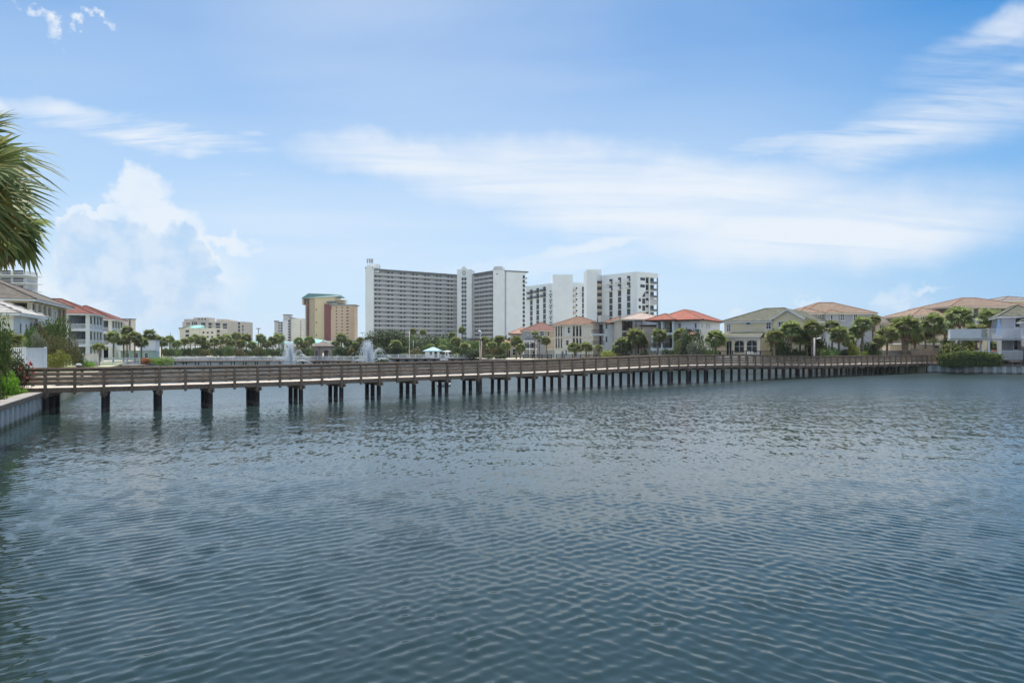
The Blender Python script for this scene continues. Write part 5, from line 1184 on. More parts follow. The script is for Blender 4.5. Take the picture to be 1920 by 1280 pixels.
for a in (397,431,440): MB().box(ux(a),ux(a)+.5,-.3,-.003,-3,h_-.5).build('pilaster', M_beigefar, T)
Y = 540
T, w, h_ = simple('cream_gabled_block', 'cream low block with an aqua gabled roof and nine round holes before the beige condominium', 337, Y, 406, Y, 20, 615, M_stcream)
ux = lambda p: (p-337)/F*Y; zz = lambda y: Z(y,Y)-GB
MB().wallprism([(-.3,h_-2),(ux(356),h_-2),(ux(356),zz(609.5)),(ux(343),zz(614.5)),(-.3,zz(614.3))], -.5, 8).build('gable_wall', M_stcream, T)
MB().box(ux(356.05),ux(374),-1.2,9,-3,zz(615.2)).build('stair_wall', M_stcream, T); MB().add([(ux(355.5),-1.8,zz(615)),(ux(375),-1.8,zz(615)),(ux(373),8,zz(609)),(ux(357),8,zz(609)),(ux(355.5),9.5,zz(615)),(ux(375),9.5,zz(615))], [(0,1,2,3),(0,3,4),(1,5,2),(3,2,5,4),(0,4,5,1)]).build('aqua_roof', M_aqua, T)
MB().wallprism([(-.6,zz(616.5)),(ux(343),zz(616)),(ux(356),zz(611)),(ux(356),zz(609)),(ux(343),zz(614)),(-.6,zz(614.2))], -.9, -.51).build('barge_board', M_base, T)
for k in range(3):
    for i in range(3): p_ = 381.5+i*8.1; q_ = 623.3+k*8; MB().tube((ux(p_),-.06,zz(q_)),(ux(p_),-.004,zz(q_)),.85,.85,10).build('porthole', M_glass, T)
    MB().box(ux(348.5),ux(355),-.56,-.503,zz(623+k*8.3),zz(618.5+k*8.3)).build('window', M_glass, T)
    MB().box(ux(407-.9),ux(411),.5,3,zz(623+k*8),zz(618.5+k*8)).build('side_window', M_glass, T)
MB().box(ux(406.05),ux(412),1,12,-3,zz(616.5)).build('side_wing', M_beigefar, T)

Y = 300
T, w, h_ = simple('white_balcony_tower', 'white balcony tower rising behind the grey roofed house at the left edge', -60, Y, 47, Y, 8, 508, M_lgrey)
ux = lambda p: (p+60)/F*Y; zz = lambda y: Z(y,Y)-GB
for k in range(9):
    yb = 531.5+14.3*k-14.3
    MB().box(-.2,ux(56.5),-2.2,-.01,zz(yb),zz(yb-1.3)).build('balcony_floor', M_white, T); MB().box(ux(47)+.01,ux(56.5),.0,8,zz(yb),zz(yb-1.3)).build('balcony_floor', M_white, T)
    b = MB(); n = 60
    for i in range(n+1): b.box(ux(56)*i/n-.025,ux(56)*i/n+.025,-2.1,-2.05,zz(yb-1.3)+.01,zz(yb-6))
    b.box(0,ux(56.3),-2.12,-2.04,zz(yb-6)+.001,zz(yb-6.5)); b.build('railing', M_white, T)
    for a, b_ in ((3,20),(25,44)): MB().box(ux(a),ux(b_),-.06,-.003,zz(yb-1.6),zz(yb-10.5)).build('window', M_glass, T)

# low buildings beyond the trees
def lowb(name, label, pa, pb, Y, d, ywall, m, roofm, rise, cat='building', nwin=0, grp=None):
    (ox, oy), ang, w = fr(X(pa,Y), Y, X(pb,Y), Y); T = thing(name, label, cat, (ox, oy, GZ-.05), ang, grp); h_ = Z(ywall,Y)-GZ+.05
    MB().box(0,w,0,d,0,h_).build('wall', m, T); b = MB().hip(-.6,w+.6,-.6,d+.6,h_+.25,rise); b.build('roof', roofm, T)
    for i in range(nwin): window(T, w*(i+.35)/nwin, 0, h_-2.2, min(1.4,w/nwin*.5), 1.5, cross=1)
    return T
lowb('aqua_roof_mall', 'long low aqua roofed building above the far palms left of the tan tower', 452, 520, 330, 22, 643.5, M_stwhite, M_aqua, .22, nwin=8)
lowb('aqua_roof_hall', 'low aqua roofed hall right below the tall tan tower', 533, 616, 335, 24, 643.8, M_stcream2, M_aqua, .2, nwin=9)
T = lowb('white_flat_building', 'white flat roofed building with small windows between the tan tower and the long condominium', 609, 702, 300, 20, 640, M_stwhite, M_lgrey, .02, nwin=6)
MB().box(X(652,300)-X(609,300),X(694,300)-X(609,300),-3,-.01,0,Z(641,297)-GZ).build('front_block', M_stwhite, T); MB().box(X(640,300)-X(609,300),X(700,300)-X(609,300),-3.6,18,Z(639.6,300)-GZ+.3,Z(636.5,300)-GZ).build('parapet', M_mgrey, T)
for p_ in (656,661.5,668): MB().box(X(p_,297)-X(609,300),X(p_+2.6,297)-X(609,300),-3.05,-3.003,Z(649,297)-GZ,Z(644.5,297)-GZ).build('window', M_glass, T)
lowb('teal_roof_house', 'tiny pale house with a teal roof beside the palms on the far left', 321, 331, 380, 12, 645, M_stblue, M_teal, .5)
lowb('white_shop', 'white low building glimpsed between the far palms under the cream block', 352, 372, 300, 12, 652, M_stwhite, M_lgrey, .1, nwin=3)
lowb('white_shed', 'white shed between palm trunks left of the first fountain', 486, 497, 262, 8, 658, M_stwhite, M_lgrey, .1, nwin=2)
T = lowb('pool_house', 'small white pool house with a pale blue hipped roof behind the white railing', 797, 824, 188, 5, 659.2, M_stwhite, M_bluer, .42, 'pool house')
window(T, 1.2, 0, .8, .8, 1.3, cross=1); window(T, 2.5, 0, .2, .9, 2.0, cross=0, glass=M_glassb)
T2 = lowb('white_kiosk', 'tiny white kiosk with an open front right of the pool house', 834, 841, 188, 2, 660, M_stwhite, M_stwhite, .2, 'kiosk'); window(T2, .2, 0, .6, .6, 1.0, cross=0)
T = lowb('flat_shed', 'long low shed with a flat pale roof behind the tan fence on the right', 1668, 1790, 134, 5, 646.8, M_stpink, M_white, .02, 'shed')
MB().box(X(1752,134)-X(1668,134),X(1760,134)-X(1668,134),-.06,-.003,Z(651.5,134)-GZ,Z(648.5,134)-GZ).build('window', M_glass, T)
# ------------------------------------------------------------------ boardwalk, gazebo, fountains, railings
def boardwalk():
    Y0 = 173; xa, xb = X(296,Y0), X(692,178); L_ = xb-xa; zd = Z(676,175)
    t = thing('boardwalk', 'far boardwalk on short dark piles with a thin white railing across the water', 'boardwalk', (xa, Y0, 0)); ang = math.atan2(178-Y0, L_)
    MB().box(0,L_,0,2.6,zd-.32,zd).build('deck', M_wood, t, (0,0,0), ang)
    n = int(L_/2.95); me = MB().tube((0,0,-2),(0,0,zd-.33),.15,.15,8).mesh('pile', M_pile, True); me_p = MB().box(-.06,.06,-.06,.06,0,1.12).mesh('railing_post', M_white)
    for i in range(n+1):
        for s_ in (.25, 2.3): inst(me, 'pile', t, ((i*2.95+.3+random.uniform(-.1,.1))*math.cos(ang)-s_*math.sin(ang), (i*2.95+.3)*math.sin(ang)+s_*math.cos(ang), 0))
    for y_, nm in ((.06,'railing'),(2.54,'railing')):
        b = MB().box(0,L_,y_-.03,y_+.03,zd+1.02,zd+1.1).box(0,L_,y_-.02,y_+.02,zd+.12,zd+.18)
        for i in range(int(L_/.16)): b.box(i*.16-.018,i*.16+.018,y_-.015,y_+.015,zd+.181,zd+1.019)
        o = b.build(nm, M_white, t, (0,0,0), ang); o['kind'] = 'stuff'
        for i in range(int(L_/2.2)+1): q = i*2.2; inst(me_p, 'railing_post', t, (q*math.cos(ang)-y_*math.sin(ang), q*math.sin(ang)+y_*math.cos(ang), zd+.001), ang)
boardwalk()
def railing(name, label, a, b, z, h_, m, cat, step=.2, bw=.06, panelled=2.2, solid=False, grp=None):
    a = Vector(a); b = Vector(b); L_ = (b-a).length; ang = math.atan2(b.y-a.y, b.x-a.x)
    t = thing(name, label, cat, (a.x,a.y,z), ang, grp); n = max(1, round(L_/panelled)); w = L_/n
    me_p = MB().box(-.07,.07,-.07,.07,0,h_+.06).mesh('fence_post', m); q = MB().box(.08,w-.08,-.03,.03,h_-.1,h_).box(.08,w-.08,-.025,.025,.1,.18); k = max(1, int((w-.2)/step))
    for i in range(k+1): x_ = .1+(w-.2)*i/k; q.box(x_-bw/2,x_+bw/2,-.018,.018,.181,h_-.101)
    if solid: q.box(.08,w-.08,.019,.03,.181,h_-.101)
    me = q.mesh('fence_panel', m)
    for i in range(n): inst(me, 'fence_panel', t, (i*w,0,0))
    for i in range(n+1): inst(me_p, 'fence_post', t, (i*w,0,0))
    return t
railing('white_railing', 'white picket railing on the dark seawall below the long condominium', (X(700,179.6),179.6), (X(874,179.6),179.6), GZ+.06, 1.1, M_white, 'railing', .28, .1)
railing('dock_railing', 'white picket railing round the low dock beside the left palm row', (X(184,122),122), (X(262,128),128), Z(685.5,123), 1.42, M_white, 'railing', .2, .07)
t = thing('dock', 'low dark dock under the white picket railing on the left shore', 'dock', (X(184,122),122,0), math.atan2(6, X(262,128)-X(184,122)))
MB().box(-.3,9,-.3,3.5,Z(687.5,123),Z(685.6,123)).build('deck', M_wood, t)
for q in (.5,3,5.5,8): MB().tube((q,.2,-2),(q,.2,Z(687.5,123)-.01),.14,.14,8).build('pile', M_pile, t)
# tall white board fence on the left, planks one by one
def boardfence(name, label, a, b, z, h_, n, m, post=True, grp=None, gap=.0, ledge=True):
    a = Vector(a); b = Vector(b); L_ = (b-a).length; ang = math.atan2(b.y-a.y, b.x-a.x); t = thing(name, label, 'fence', (a.x,a.y,z), ang, grp); w = L_/n
    me = MB().box(w*(.02+gap),w*(.98-gap),-.02,.02,.08,h_-.1).mesh('plank', m)
    for i in range(n): inst(me, 'plank', t, (i*w,random.uniform(-.012,.012),random.uniform(-.01,.01) if not ledge else 0))
    if ledge: MB().box(-.08,L_+.08,-.09,.09,h_-.09,h_).build('top_rail', m, t)
    MB().box(0,L_,.03,.09,.2,.3).box(0,L_,.03,.09,h_*.6,h_*.6+.1).build('back_rail', m, t)
    for i in range(2): MB().box(-.09,.09,-.09,.09,0,h_+.06).build('fence_post', m, t, (i*L_,0,0))
    return t
boardfence('white_board_fence', 'tall white board fence facing the water behind the pink oleander', (X(47,57.5),57.5), (X(85.5,62),62), Z(692.5,59), Z(652,59)-Z(692.5,59), 12, M_white)
boardfence('white_slat_fence', 'gappy white slat fence half hidden by leaves left of the white board fence', (X(18,58.5),58.5), (X(44.5,57.4),57.4), Z(690,58), 1.75, 7, M_white, gap=.28)
boardfence('white_screen_fence', 'small white screen fence on the lawn below the white porch house', (X(159,112),112), (X(183,112),112), Z(678.5,112), Z(662.5,112)-Z(678.5,112), 10, M_white)
boardfence('pale_screen_fence', 'pale angled screen fence joining the small white one behind the bushes', (X(146,118),118), (X(158.6,112.2),112.2), Z(677.5,113), 1.3, 9, M_lgrey)
t = thing('low_wall', 'low concrete wall under the small white screen fence', 'wall', (X(160,111.6),111.6,GZ-.1)); MB().box(0,X(184,111.6)-X(160,111.6),0,.3,0,Z(679,111.6)-GZ+.1).build('wall_block', M_conc, t)
# tan fences behind the right end of the bridge
boardfence('tan_board_fence', 'grey tan board fence behind the right palms, lower left stretch', (X(1625,128),128), (X(1708,129),129), GZ, Z(656,128)-GZ, 30, M_capwood, ledge=False)
boardfence('tall_tan_fence', 'taller tan board fence between the thick palm and the round hedge', (X(1709,128.6),128.6), (X(1764,130),130), GZ, Z(652.5,129)-GZ, 22, M_fence, ledge=False)
boardfence('brown_yard_fence', 'dark brown yard fence in front of the blue white house', (X(1118,161),161), (X(1172,157),157), GZ, Z(666,160)-GZ, 26, M_brown, ledge=False)
for lab, pa, Ya, pb, Yb, yt in (('black iron yard fence in front of the grey balcony house',981,180,1034,178,664.5),('black iron yard fence in front of the cream column house',1043,168,1120,164,664),('dark iron patio railing before the arched sunroom windows',1348,124.5,1452,121.5,657.5)):
    railing('iron_fence', lab, (X(pa,Ya),Ya), (X(pb,Yb),Yb), GZ, Z(yt,(Ya+Yb)/2)-GZ, M_iron, 'fence', .13, .04)

def gazebo():
    Y = 181.5; t = thing('gazebo', 'small stone gazebo with arched openings and a hipped roof on the boardwalk', 'gazebo', (X(606,Y),Y,Z(676,Y)), R(38)); h_ = Z(650,Y)-Z(676,Y); w = 1.85
    def side(b):
        n = 10; x0, x1, zs, rr = -.95, .95, h_*.5, .95
        arch = [(rr*math.cos(math.pi*i/n), zs+rr*math.sin(math.pi*i/n)) for i in range(n+1)]
        b.wallprism([(-w,0),(-.95,0),(-.95,zs)]+[(x_, z_) for x_, z_ in arch[::-1][1:n//2+1]]+[(0,h_),(-w,h_)], -w, -w+.3)
        b.wallprism([(.95,0),(w,0),(w,h_),(0,h_)]+[(x_, z_) for x_, z_ in arch[::-1][n//2:n]]+[(.95,zs)], -w, -w+.3)
    for k in range(4):
        b = MB(); b.frame(0,0,k*PI2); side(b); b.build('arched_wall', M_stone, t)
    b = MB().hip(-w-.45,w+.45,-w-.45,w+.45,h_+.2,.62,.22); b.build('roof', M_rtaupe, t); MB().tube((0,0,h_+1.55),(0,0,h_+2.0),.12,.05,8).build('finial', M_rtaupe, t)
    for k in range(4):
        b = MB(); b.frame(0,0,k*PI2); b.box(-w-.06,-w+.36,-w-.06,-w+.36,0,.5); b.build('plinth', M_stone, t)
    MB().box(-2.2,2.2,-2.2,2.2,-.4,-.005).build('floor', M_wood, t)
    for x_ in (-1.9,-.6,.7,1.9):
        for y_ in (-1.9,1.9): MB().tube((x_,y_,-3),(x_,y_,-.41),.13,.13,8).build('pile', M_pile, t)
gazebo()

def spraymat():
    m = bpy.data.materials.new('falling_water'); m.use_nodes = True; t = NT(m.node_tree); b = t.n['Principled BSDF']
    b.inputs['Base Color'].default_value = (.92,.94,.96,1); b.inputs['Roughness'].default_value = .4
    tr = t.node('ShaderNodeBsdfTranslucent'); tr.inputs[0].default_value = (.86,.9,.94,1); tp = t.node('ShaderNodeBsdfTransparent')
    a = t.node('ShaderNodeMixShader'); a.inputs[0].default_value = .5; t.l.new(b.outputs[0], a.inputs[1]); t.l.new(tr.outputs[0], a.inputs[2])
    c = t.node('ShaderNodeMixShader'); c.inputs[0].default_value = .72; t.l.new(tp.outputs[0], c.inputs[1]); t.l.new(a.outputs[0], c.inputs[2]); t.l.new(c.outputs[0], t.n['Material Output'].inputs[0]); return m
M_spray = spraymat()
def fountain(px, Y, ytop, wide, label, seed, arcs, lean):
    r = random.Random(seed); z0 = .0; H_ = Z(ytop,Y); t = thing('fountain', label, 'fountain', (X(px,Y),Y,0)); g = 9.8; vz = math.sqrt(2*g*H_)
    MB().tube((0,0,-1.0),(0,0,.25),.5,.45,12).build('nozzle_float', M_dgrey, t)
    def path(v, x0, tt): return Vector((x0[0]+v[0]*tt, x0[1]+v[1]*tt, .2+v[2]*tt-.5*g*tt*tt))
    def streak(b, v, x0, ta, tb, rad, n=4):
        for i in range(n):
            a = ta+(tb-ta)*i/n; c = ta+(tb-ta)*(i+1)/n; b.tube(path(v,x0,a), path(v,x0,c), rad*(1-.1*i), rad*(.9-.1*i), 3, False)
    def drop(b, p, s_): b.add([(p.x+s_,p.y,p.z),(p.x-s_,p.y,p.z),(p.x,p.y+s_,p.z),(p.x,p.y-s_,p.z),(p.x,p.y,p.z+s_*1.6),(p.x,p.y,p.z-s_*1.6)], [(0,2,4),(2,1,4),(1,3,4),(3,0,4),(2,0,5),(1,2,5),(3,1,5),(0,3,5)])
    jet = MB(); mist = MB()
    for i in range(650):                # the plume: thrown up almost straight, falling back a little wider
        k = r.random()**.5; sp = wide*(1.1-.75*k)*r.gauss(0,.5); v = (sp+lean*k, r.gauss(0,.35)*wide*(1.1-.7*k), vz*(.45+.55*k)*r.uniform(.96,1.0)); T_ = 2*v[2]/g
        a = r.uniform(0,.9)*T_; streak(jet, v, (r.gauss(0,.12),r.gauss(0,.12)), a, min(T_, a+r.uniform(.08,.2)*T_), r.uniform(.008,.024), 2)
        for q in range(4): p = path(v,(0,0),r.random()*T_); drop(mist, p+Vector((r.gauss(0,.14),r.gauss(0,.14),r.gauss(0,.14))), r.uniform(.02,.05))
    jet.build('central_jet', M_spray, t); o = mist.build('spray_drops', M_spray, t); o['kind'] = 'stuff'
    for (dx, top, far) in arcs:         # single jets curving outwards
        b = MB(); vz2 = math.sqrt(2*g*H_*top)
        for i in range(9):
            v = (far*g/(2*vz2)*dx*r.uniform(.94,1.06), r.gauss(0,.12), vz2*r.uniform(.95,1.03)); T_ = 2*v[2]/g; a = r.uniform(0,.55)*T_; streak(b, v, (0,0), a, min(T_,a+.42*T_), r.uniform(.015,.03), 6)
            for q in range(7): tt = r.uniform(.3,1)*T_; p = path(v,(0,0),tt); drop(b, p+Vector((r.gauss(0,.08),r.gauss(0,.08),-abs(r.gauss(0,.18)))), r.uniform(.015,.04))
        b.build('arc_jet', M_spray, t)
fountain(546, 163, 638.5, 2.1, 'left fountain jetting white water in front of the far boardwalk', 3, [(1,.60,3.6),(1,.42,4.8),(1,.2,5.4),(-1,.3,5.0)], -.35)
fountain(693, 152, 636, 2.1, 'right fountain with a leaning white plume and arcs close behind the bridge', 5, [(1,.66,3.8),(1,.60,4.6),(1,.30,6.0),(-1,.25,4.6)], -.45)

# ------------------------------------------------------------------ masts, flag, small things
def mast(px, Y, ytop, label, head=True, m=None, base=None, r_=.12):
    t = thing('light_mast' if head else 'thin_pole', label, 'light mast' if head else 'pole', (X(px,Y),Y,GZ)); h_ = Z(ytop,Y)-GZ; MB().tube((0,0,-.2),(0,0,h_),r_*1.3,r_,8).build('pole', m or M_dgrey, t, smooth=True)
    if head: MB().box(-1.1,1.1,-.2,.2,h_+.001,h_+.35).build('lamp_head', m or M_dgrey, t)
mast(484.5, 330, 616.5, 'tall grey light mast between the beige condominium and the white stepped tower', r_=.22); mast(320, 300, 624, 'thin dark mast left of the cream gabled block', False, r_=.16)
mast(440.5, 330, 625, 'thin reddish mast in front of the beige condominium', False, M_brown, r_=.14); mast(680, 330, 624.5, 'thin pole just left of the long condominium', True, M_mgrey, r_=.1)
mast(775, 195, 638, 'thin grey pole right of the flagpole', False, M_mgrey, r_=.06)
Y = 183; t = thing('flagpole', 'white flagpole with a small drooping red and white flag before the condominium', 'flagpole', (X(767.5,Y),Y,GZ)); h_ = Z(620,Y)-GZ; MB().tube((0,0,-.2),(0,0,h_),.09,.05,8).build('pole', M_white, t, smooth=True)
def flagmesh():
    v = []; f = []; n, mm_ = 16, 14
    for i in range(n+1):
        for j in range(mm_+1): u = i/n; q = j/mm_; v.append((-1.05*u, .10*math.sin(u*9+q*2), (h_-.9)-.62*q-.34*u*u+.04*math.sin(u*8)))
    for i in range(n):
        for j in range(mm_): a = i*(mm_+1)+j; f.append((a,a+1,a+mm_+2,a+mm_+1))
    me = bpy.data.meshes.new('flag'); me.from_pydata(v, [], f)
    for m in (mat('flag_red',(.55,.06,.07),.8), mat('flag_white',(.8,.78,.78),.8), mat('flag_blue',(.05,.07,.2),.8)): me.materials.append(m)
    for p in me.polygons: i, j = divmod(p.index, mm_); p.material_index = 2 if (i < 6 and j < 7) else j % 2
    return me
inst(flagmesh(), 'flag', t)
MB().tube((0,0,h_),(0,0,h_+.12),.08,.02,8).build('finial', M_white, t)
Y = 80; t = thing('boat_canopy', 'small white topped pontoon boat half hidden behind the bridge rail', 'boat', (X(832.5,Y),Y,0)); zt = Z(673.2,Y)
MB().prism([(1.0*math.cos(a)*.5 if False else .5*math.copysign(abs(math.cos(a))**.5,math.cos(a)), .45*math.sin(a)) for a in [2*math.pi*i/16 for i in range(16)]], zt-.14, zt).build('canopy', M_white, t)
for x_ in (-.42,.42):
    for y_ in (-.25,.25): MB().tube((x_,y_,.55),(x_,y_,zt-.141),.025,.025,6).build('canopy_post', M_dgrey, t)
MB().box(-.6,.6,-.5,.5,.3,.55).build('deck', M_white, t); 
for y_ in (-.38,.38): MB().tube((-.75,y_,.15),(.75,y_,.15),.17,.17,10).build('pontoon', M_lgrey, t)
Y = 62; t = thing('grill', 'small round black kettle grill behind the left end of the bridge', 'grill', (X(147.5,Y),Y,GZ-.1)); zc = Z(685.5,Y)-GZ+.1
def lathe(prof, n=16):
    b = MB(); vs = [(r_*math.cos(2*math.pi*i/n), r_*math.sin(2*math.pi*i/n), z_) for r_, z_ in prof for i in range(n)]; k = len(prof)
    return b.add(vs, [(j*n+i, j*n+(i+1)%n, (j+1)*n+(i+1)%n, (j+1)*n+i) for j in range(k-1) for i in range(n)])
lathe([(.02,zc-.22),(.16,zc-.18),(.25,zc-.05),(.26,zc)]).build('bowl', M_iron, t, smooth=True); lathe([(.265,zc),(.24,zc+.12),(.14,zc+.2),(.01,zc+.22)]).build('lid', M_mgrey, t, smooth=True)
for a in range(3): MB().tube((.18*math.cos(a*2.1),.18*math.sin(a*2.1),zc-.16),(.3*math.cos(a*2.1),.3*math.sin(a*2.1),0),.015,.015,6).build('leg', M_iron, t)
# parasol, towel and table on the grey house's decks
Y = 117; t = thing('parasol', 'closed pale blue parasol standing on the white upper deck', 'parasol', (X(1872.5,Y),Y,DECKZ)); h_ = Z(597.5,Y)-DECKZ
MB().tube((0,0,0),(0,0,h_),.03,.03,8).build('pole', M_white, t); b = MB(); n = 10; prof = [(.42,.55),(.36,1.3),(.24,2.2),(.10,h_-.25),(.02,h_-.05)]
vs = [(r_*(1+.16*(i%2))*math.cos(2*math.pi*i/n*1.0), r_*(1+.16*(i%2))*math.sin(2*math.pi*i/n), z_) for r_, z_ in prof for i in range(n)]
b.add(vs, [(j*n+i, j*n+(i+1)%n, (j+1)*n+(i+1)%n, (j+1)*n+i) for j in range(len(prof)-1) for i in range(n)]).build('folded_canopy', M_bluecl, t)
Y = 114.5; z_ = Z(657.3,Y); t = MB().box(-.32,.32,-.12,.12,0,.05).box(-.3,.3,-.13,-.121,-.14,.0).box(-.25,.2,-.08,.1,.051,.12).build('folded_towel', M_orange, None, (X(1864.5,Y),Y,z_+.01)); tag(t, 'orange towel folded over the white lower deck railing', 'towel')
Y = 113.5; t = thing('picnic_table', 'low brown wooden table in the shade beside the lower white deck', 'table', (X(1904,Y),Y,1.5)); MB().box(-.9,.9,-.4,.4,.62,.7).build('table_top', M_fence, t)
for x_ in (-.7,.7):
    for y_ in (-.3,.3): MB().box(x_-.05,x_+.05,y_-.05,y_+.05,0,.619).build('leg', M_wood, t)
for i, (px_, Y_) in enumerate(((1404,123.6),(1412,123.3),(1424,123.2))):
    t = thing('patio_chair', ['white patio chair nearest the screen door of the sunroom','white patio chair in the middle before the sunroom windows','white patio chair farthest right before the sunroom windows'][i], 'chair', (X(px_,Y_),Y_,GZ+1.4), .4*i, 'white patio chairs by the sunroom')
    MB().box(-.28,.28,-.28,.28,.4,.46).build('seat', M_white, t); MB().box(-.28,.28,.23,.28,.461,1.0).build('backrest', M_white, t)
    for x_ in (-.25,.25):
        for y_ in (-.25,.25): MB().box(x_-.025,x_+.025,y_-.025,y_+.025,0,.399).build('leg', M_white, t)
t = thing('patio', 'raised stone patio under the chairs in front of the sunroom', 'patio', (X(1352,122.2),122.2,GZ-.1)); MB().box(0,9.8,-.2,3.6,0,1.49).build('patio_slab', M_conc, t)
# ------------------------------------------------------------------ planting, left shore
GL = 'palms in the row on the left shore'
for px_, Y_, cy, r_, lab in ((213,138,631,13,'palm with a bushy crown at the left end of the left shore row'),(232,142,637,12,'low crowned palm second in the left shore row'),(238,150,620,11,'tall palm behind the second one of the left shore row'),
        (253,140,631,12.5,'palm with a thick dark trunk above the white dock railing'),(265,143,641,12,'palm with a thin straight trunk right of the dock railing'),(280,137,627,13,'tallest palm of the left shore row, above the rust grass'),(292,145,637,12,'palm above the lime plants at the right end of the dock'),(303,152,640,12,'palm right of the lime plants')):
    palm(px_, Y_, cy, r_, lab, GL)
palm(186, 116, 652, 14, 'low feathery silver palm behind the small white screen fence', up=True, dry=False)
palm(6, 50, 640, 36, 'spiky grey green palm low at the left picture edge', up=True, dry=False)
palm(-4, 44, 668, 22, 'dusty green fan palm under the spiky one at the left picture edge', up=True, dry=False)
bush(104, 88, 596, 672, 50, 'dense dark green shrub tree between the tan and the white porch house', M_lf_m, 1, n=2600, size=.06, name='shrub_tree')
bush(125, 95, 628, 684, 44, 'olive green bush with bare grey twigs left of the small white fence', M_lf_o, 2, n=2400, size=.055)
bush(96, 76, 630, 680, 40, 'olive bush behind the yellow green hedge', M_lf_o, 3, n=2200, size=.06)
bush(143, 98, 655, 688, 30, 'dark green bush at the right end of the left thicket', M_lf_d, 4, n=1800, size=.06)
bush(106, 66, 659, 694, 46, 'yellow green rounded hedge right of the tall white fence', M_lf_y, 1, n=2600, size=.06)
bush(55, 80, 594, 660, 30, 'dark leaved shrub against the tan balcony house', M_lf_d, 5, n=2000, size=.065)
bush(76, 72, 604, 664, 32, 'rusty tipped shrub below the white upper balcony', M_lf_o, 6, n=2000, size=.065)
bush(60, 68, 614, 668, 28, 'bright green shrub in front of the rusty tipped one', M_lf_m, 7, n=2000, size=.065)
bush(73, 65, 624, 668, 26, 'dusty white flowering shrub above the white fence', M_lf_p, 8, n=1900, size=.065)
bush(38, 62, 640, 672, 26, 'small green shrub behind the gappy slat fence', M_lf_m, 9, n=1600, size=.07)
bush(30, 58.7, 645, 690, 30, 'dusty shrub twined through the gappy slat fence', M_lf_p, 3, n=1700, size=.06)
bush(163, 106, 676, 692, 26, 'patch of long green grass beside the concrete wall', M_lf_l, 2, n=1600, size=.06, name='grass_clump', cat='grass clump')
bush(154, 100, 672, 692, 20, 'green reedy clump left of the concrete wall', M_lf_m, 3, n=1500, size=.06, name='reed_clump', cat='plant')
ol = bush(20, 46.4, 664, 738, 66, 'pink flowering oleander spilling over the left end of the bridge', M_lf_d, 2, name='oleander', n=2600, size=.055, cat='flowering shrub')
inst(leaf_cloud(77, 260, .075, lobes(16), M_fl_p, 'blossoms'), 'blossoms', ol, (0,0,0), .4, (1.35,1.35,2.2)); inst(bushmesh(M_lf_r.name, M_lf_r, 12, 700, .06), 'reddish_leaves', ol, (.1,.1,0), 2., (1.15,1.15,2.2))
bush(6, 44.6, 700, 752, 44, 'lime green shrub on the seawall below the oleander', M_lf_l, 5, n=2400, size=.07)
bush(30, 45.8, 724, 746, 40, 'low lime ground cover behind the seawall cap', M_lf_l, 6, n=1800, size=.06, name='ground_cover', cat='plant')
bush(-10, 40, 722, 768, 34, 'dark low shrub at the seawall by the left picture edge', M_lf_m, 6, n=1800, size=.07)
bush(302, 132, 669, 686, 40, 'lime green marsh plants at the waterline right of the palm row', M_lf_l, 3, n=2200, size=.06, name='marsh_plant', cat='plant')
rg = bush(274, 133, 671, 683, 20, 'rust coloured ornamental grass under the left palm row', M_fl_o, 2, n=1500, size=.09, name='ornamental_grass', cat='grass clump')
bush(-14, 41, 598, 740, 62, 'tall green shrub at the left picture edge above the lime one', M_lf_m, 4, n=2400, size=.06)
# vegetation of the near bank just left of the picture: it stands there and mirrors in the water
for i, (x_, y_, w_, h_) in enumerate(((-11.6,10.2,1.5,3.6),(-13.9,13.2,1.6,4.4),(-17.2,17.6,1.9,5.2),(-22.2,24.2,2.2,4.6),(-26.5,30.5,2.2,2.9),(-30.2,36.5,2.2,3.2),(-33.5,41,2.2,3.4))):
    t = thing('bank_shrub', 'dark green shrub on the near left bank beside the seawall', 'shrub', (x_,y_,GZ), 0, 'shrubs on the near left bank'); inst(bushmesh(M_lf_m.name, M_lf_m, i+1, 2200, .07), 'foliage', t, (0,0,0), i, (w_,w_,h_))
palm(-12, 33, 412, 84, 'second close palm half hidden behind the big one at the left picture edge')

# ------------------------------------------------------------------ far bank: palms, oaks, shrubs
GF = 'small palms behind the far white boardwalk'
LF = 'small palm in the row behind the far white railed boardwalk'
far = [(318,636,9),(331,645,9),(346,641,8),(357,637,8),(366,634,9),(378,638,10),(386,648,9),(402,641,10),(414,637,10),(424,634,10),(433,643,9),(443,631,10),(452,645,9),(462,633,10),(473,647,9),(489,634,10),(500,645,9),(512,639,10),(523,634,11),
       (560,640,9),(571,646,9),(580,638,10),(629,646,9),(640,633,11),(652,642,9),(665,648,9),(676,640,9)]
ORD = 'first second third fourth fifth sixth seventh eighth ninth tenth eleventh twelfth thirteenth'.split()
def zone(p): return 'left of the cream gabled block' if p < 338 else 'under the cream gabled block' if p < 412 else 'under the beige condominium' if p < 459 else 'left of the tall light mast' if p < 487 else 'right of the tall light mast' if p < 540 else 'between the left fountain and the gazebo' if p < 600 else 'right of the gazebo'
zc_ = {}
for i, (px_, cy, r_) in enumerate(far):
    z_ = zone(px_); k_ = zc_[z_] = zc_.get(z_, -1)+1
    palm(px_, 205+((i*37)%34), cy, r_, ORD[k_]+' far palm from the left, '+z_, GF)
bc_ = {}
def blab(p, c):
    k = (zone(p), c); n = bc_[k] = bc_.get(k, -1)+1
    return ORD[n]+' low '+c+' far bank bush from the left, '+k[0]
GS = 'low bushes under the far palms'
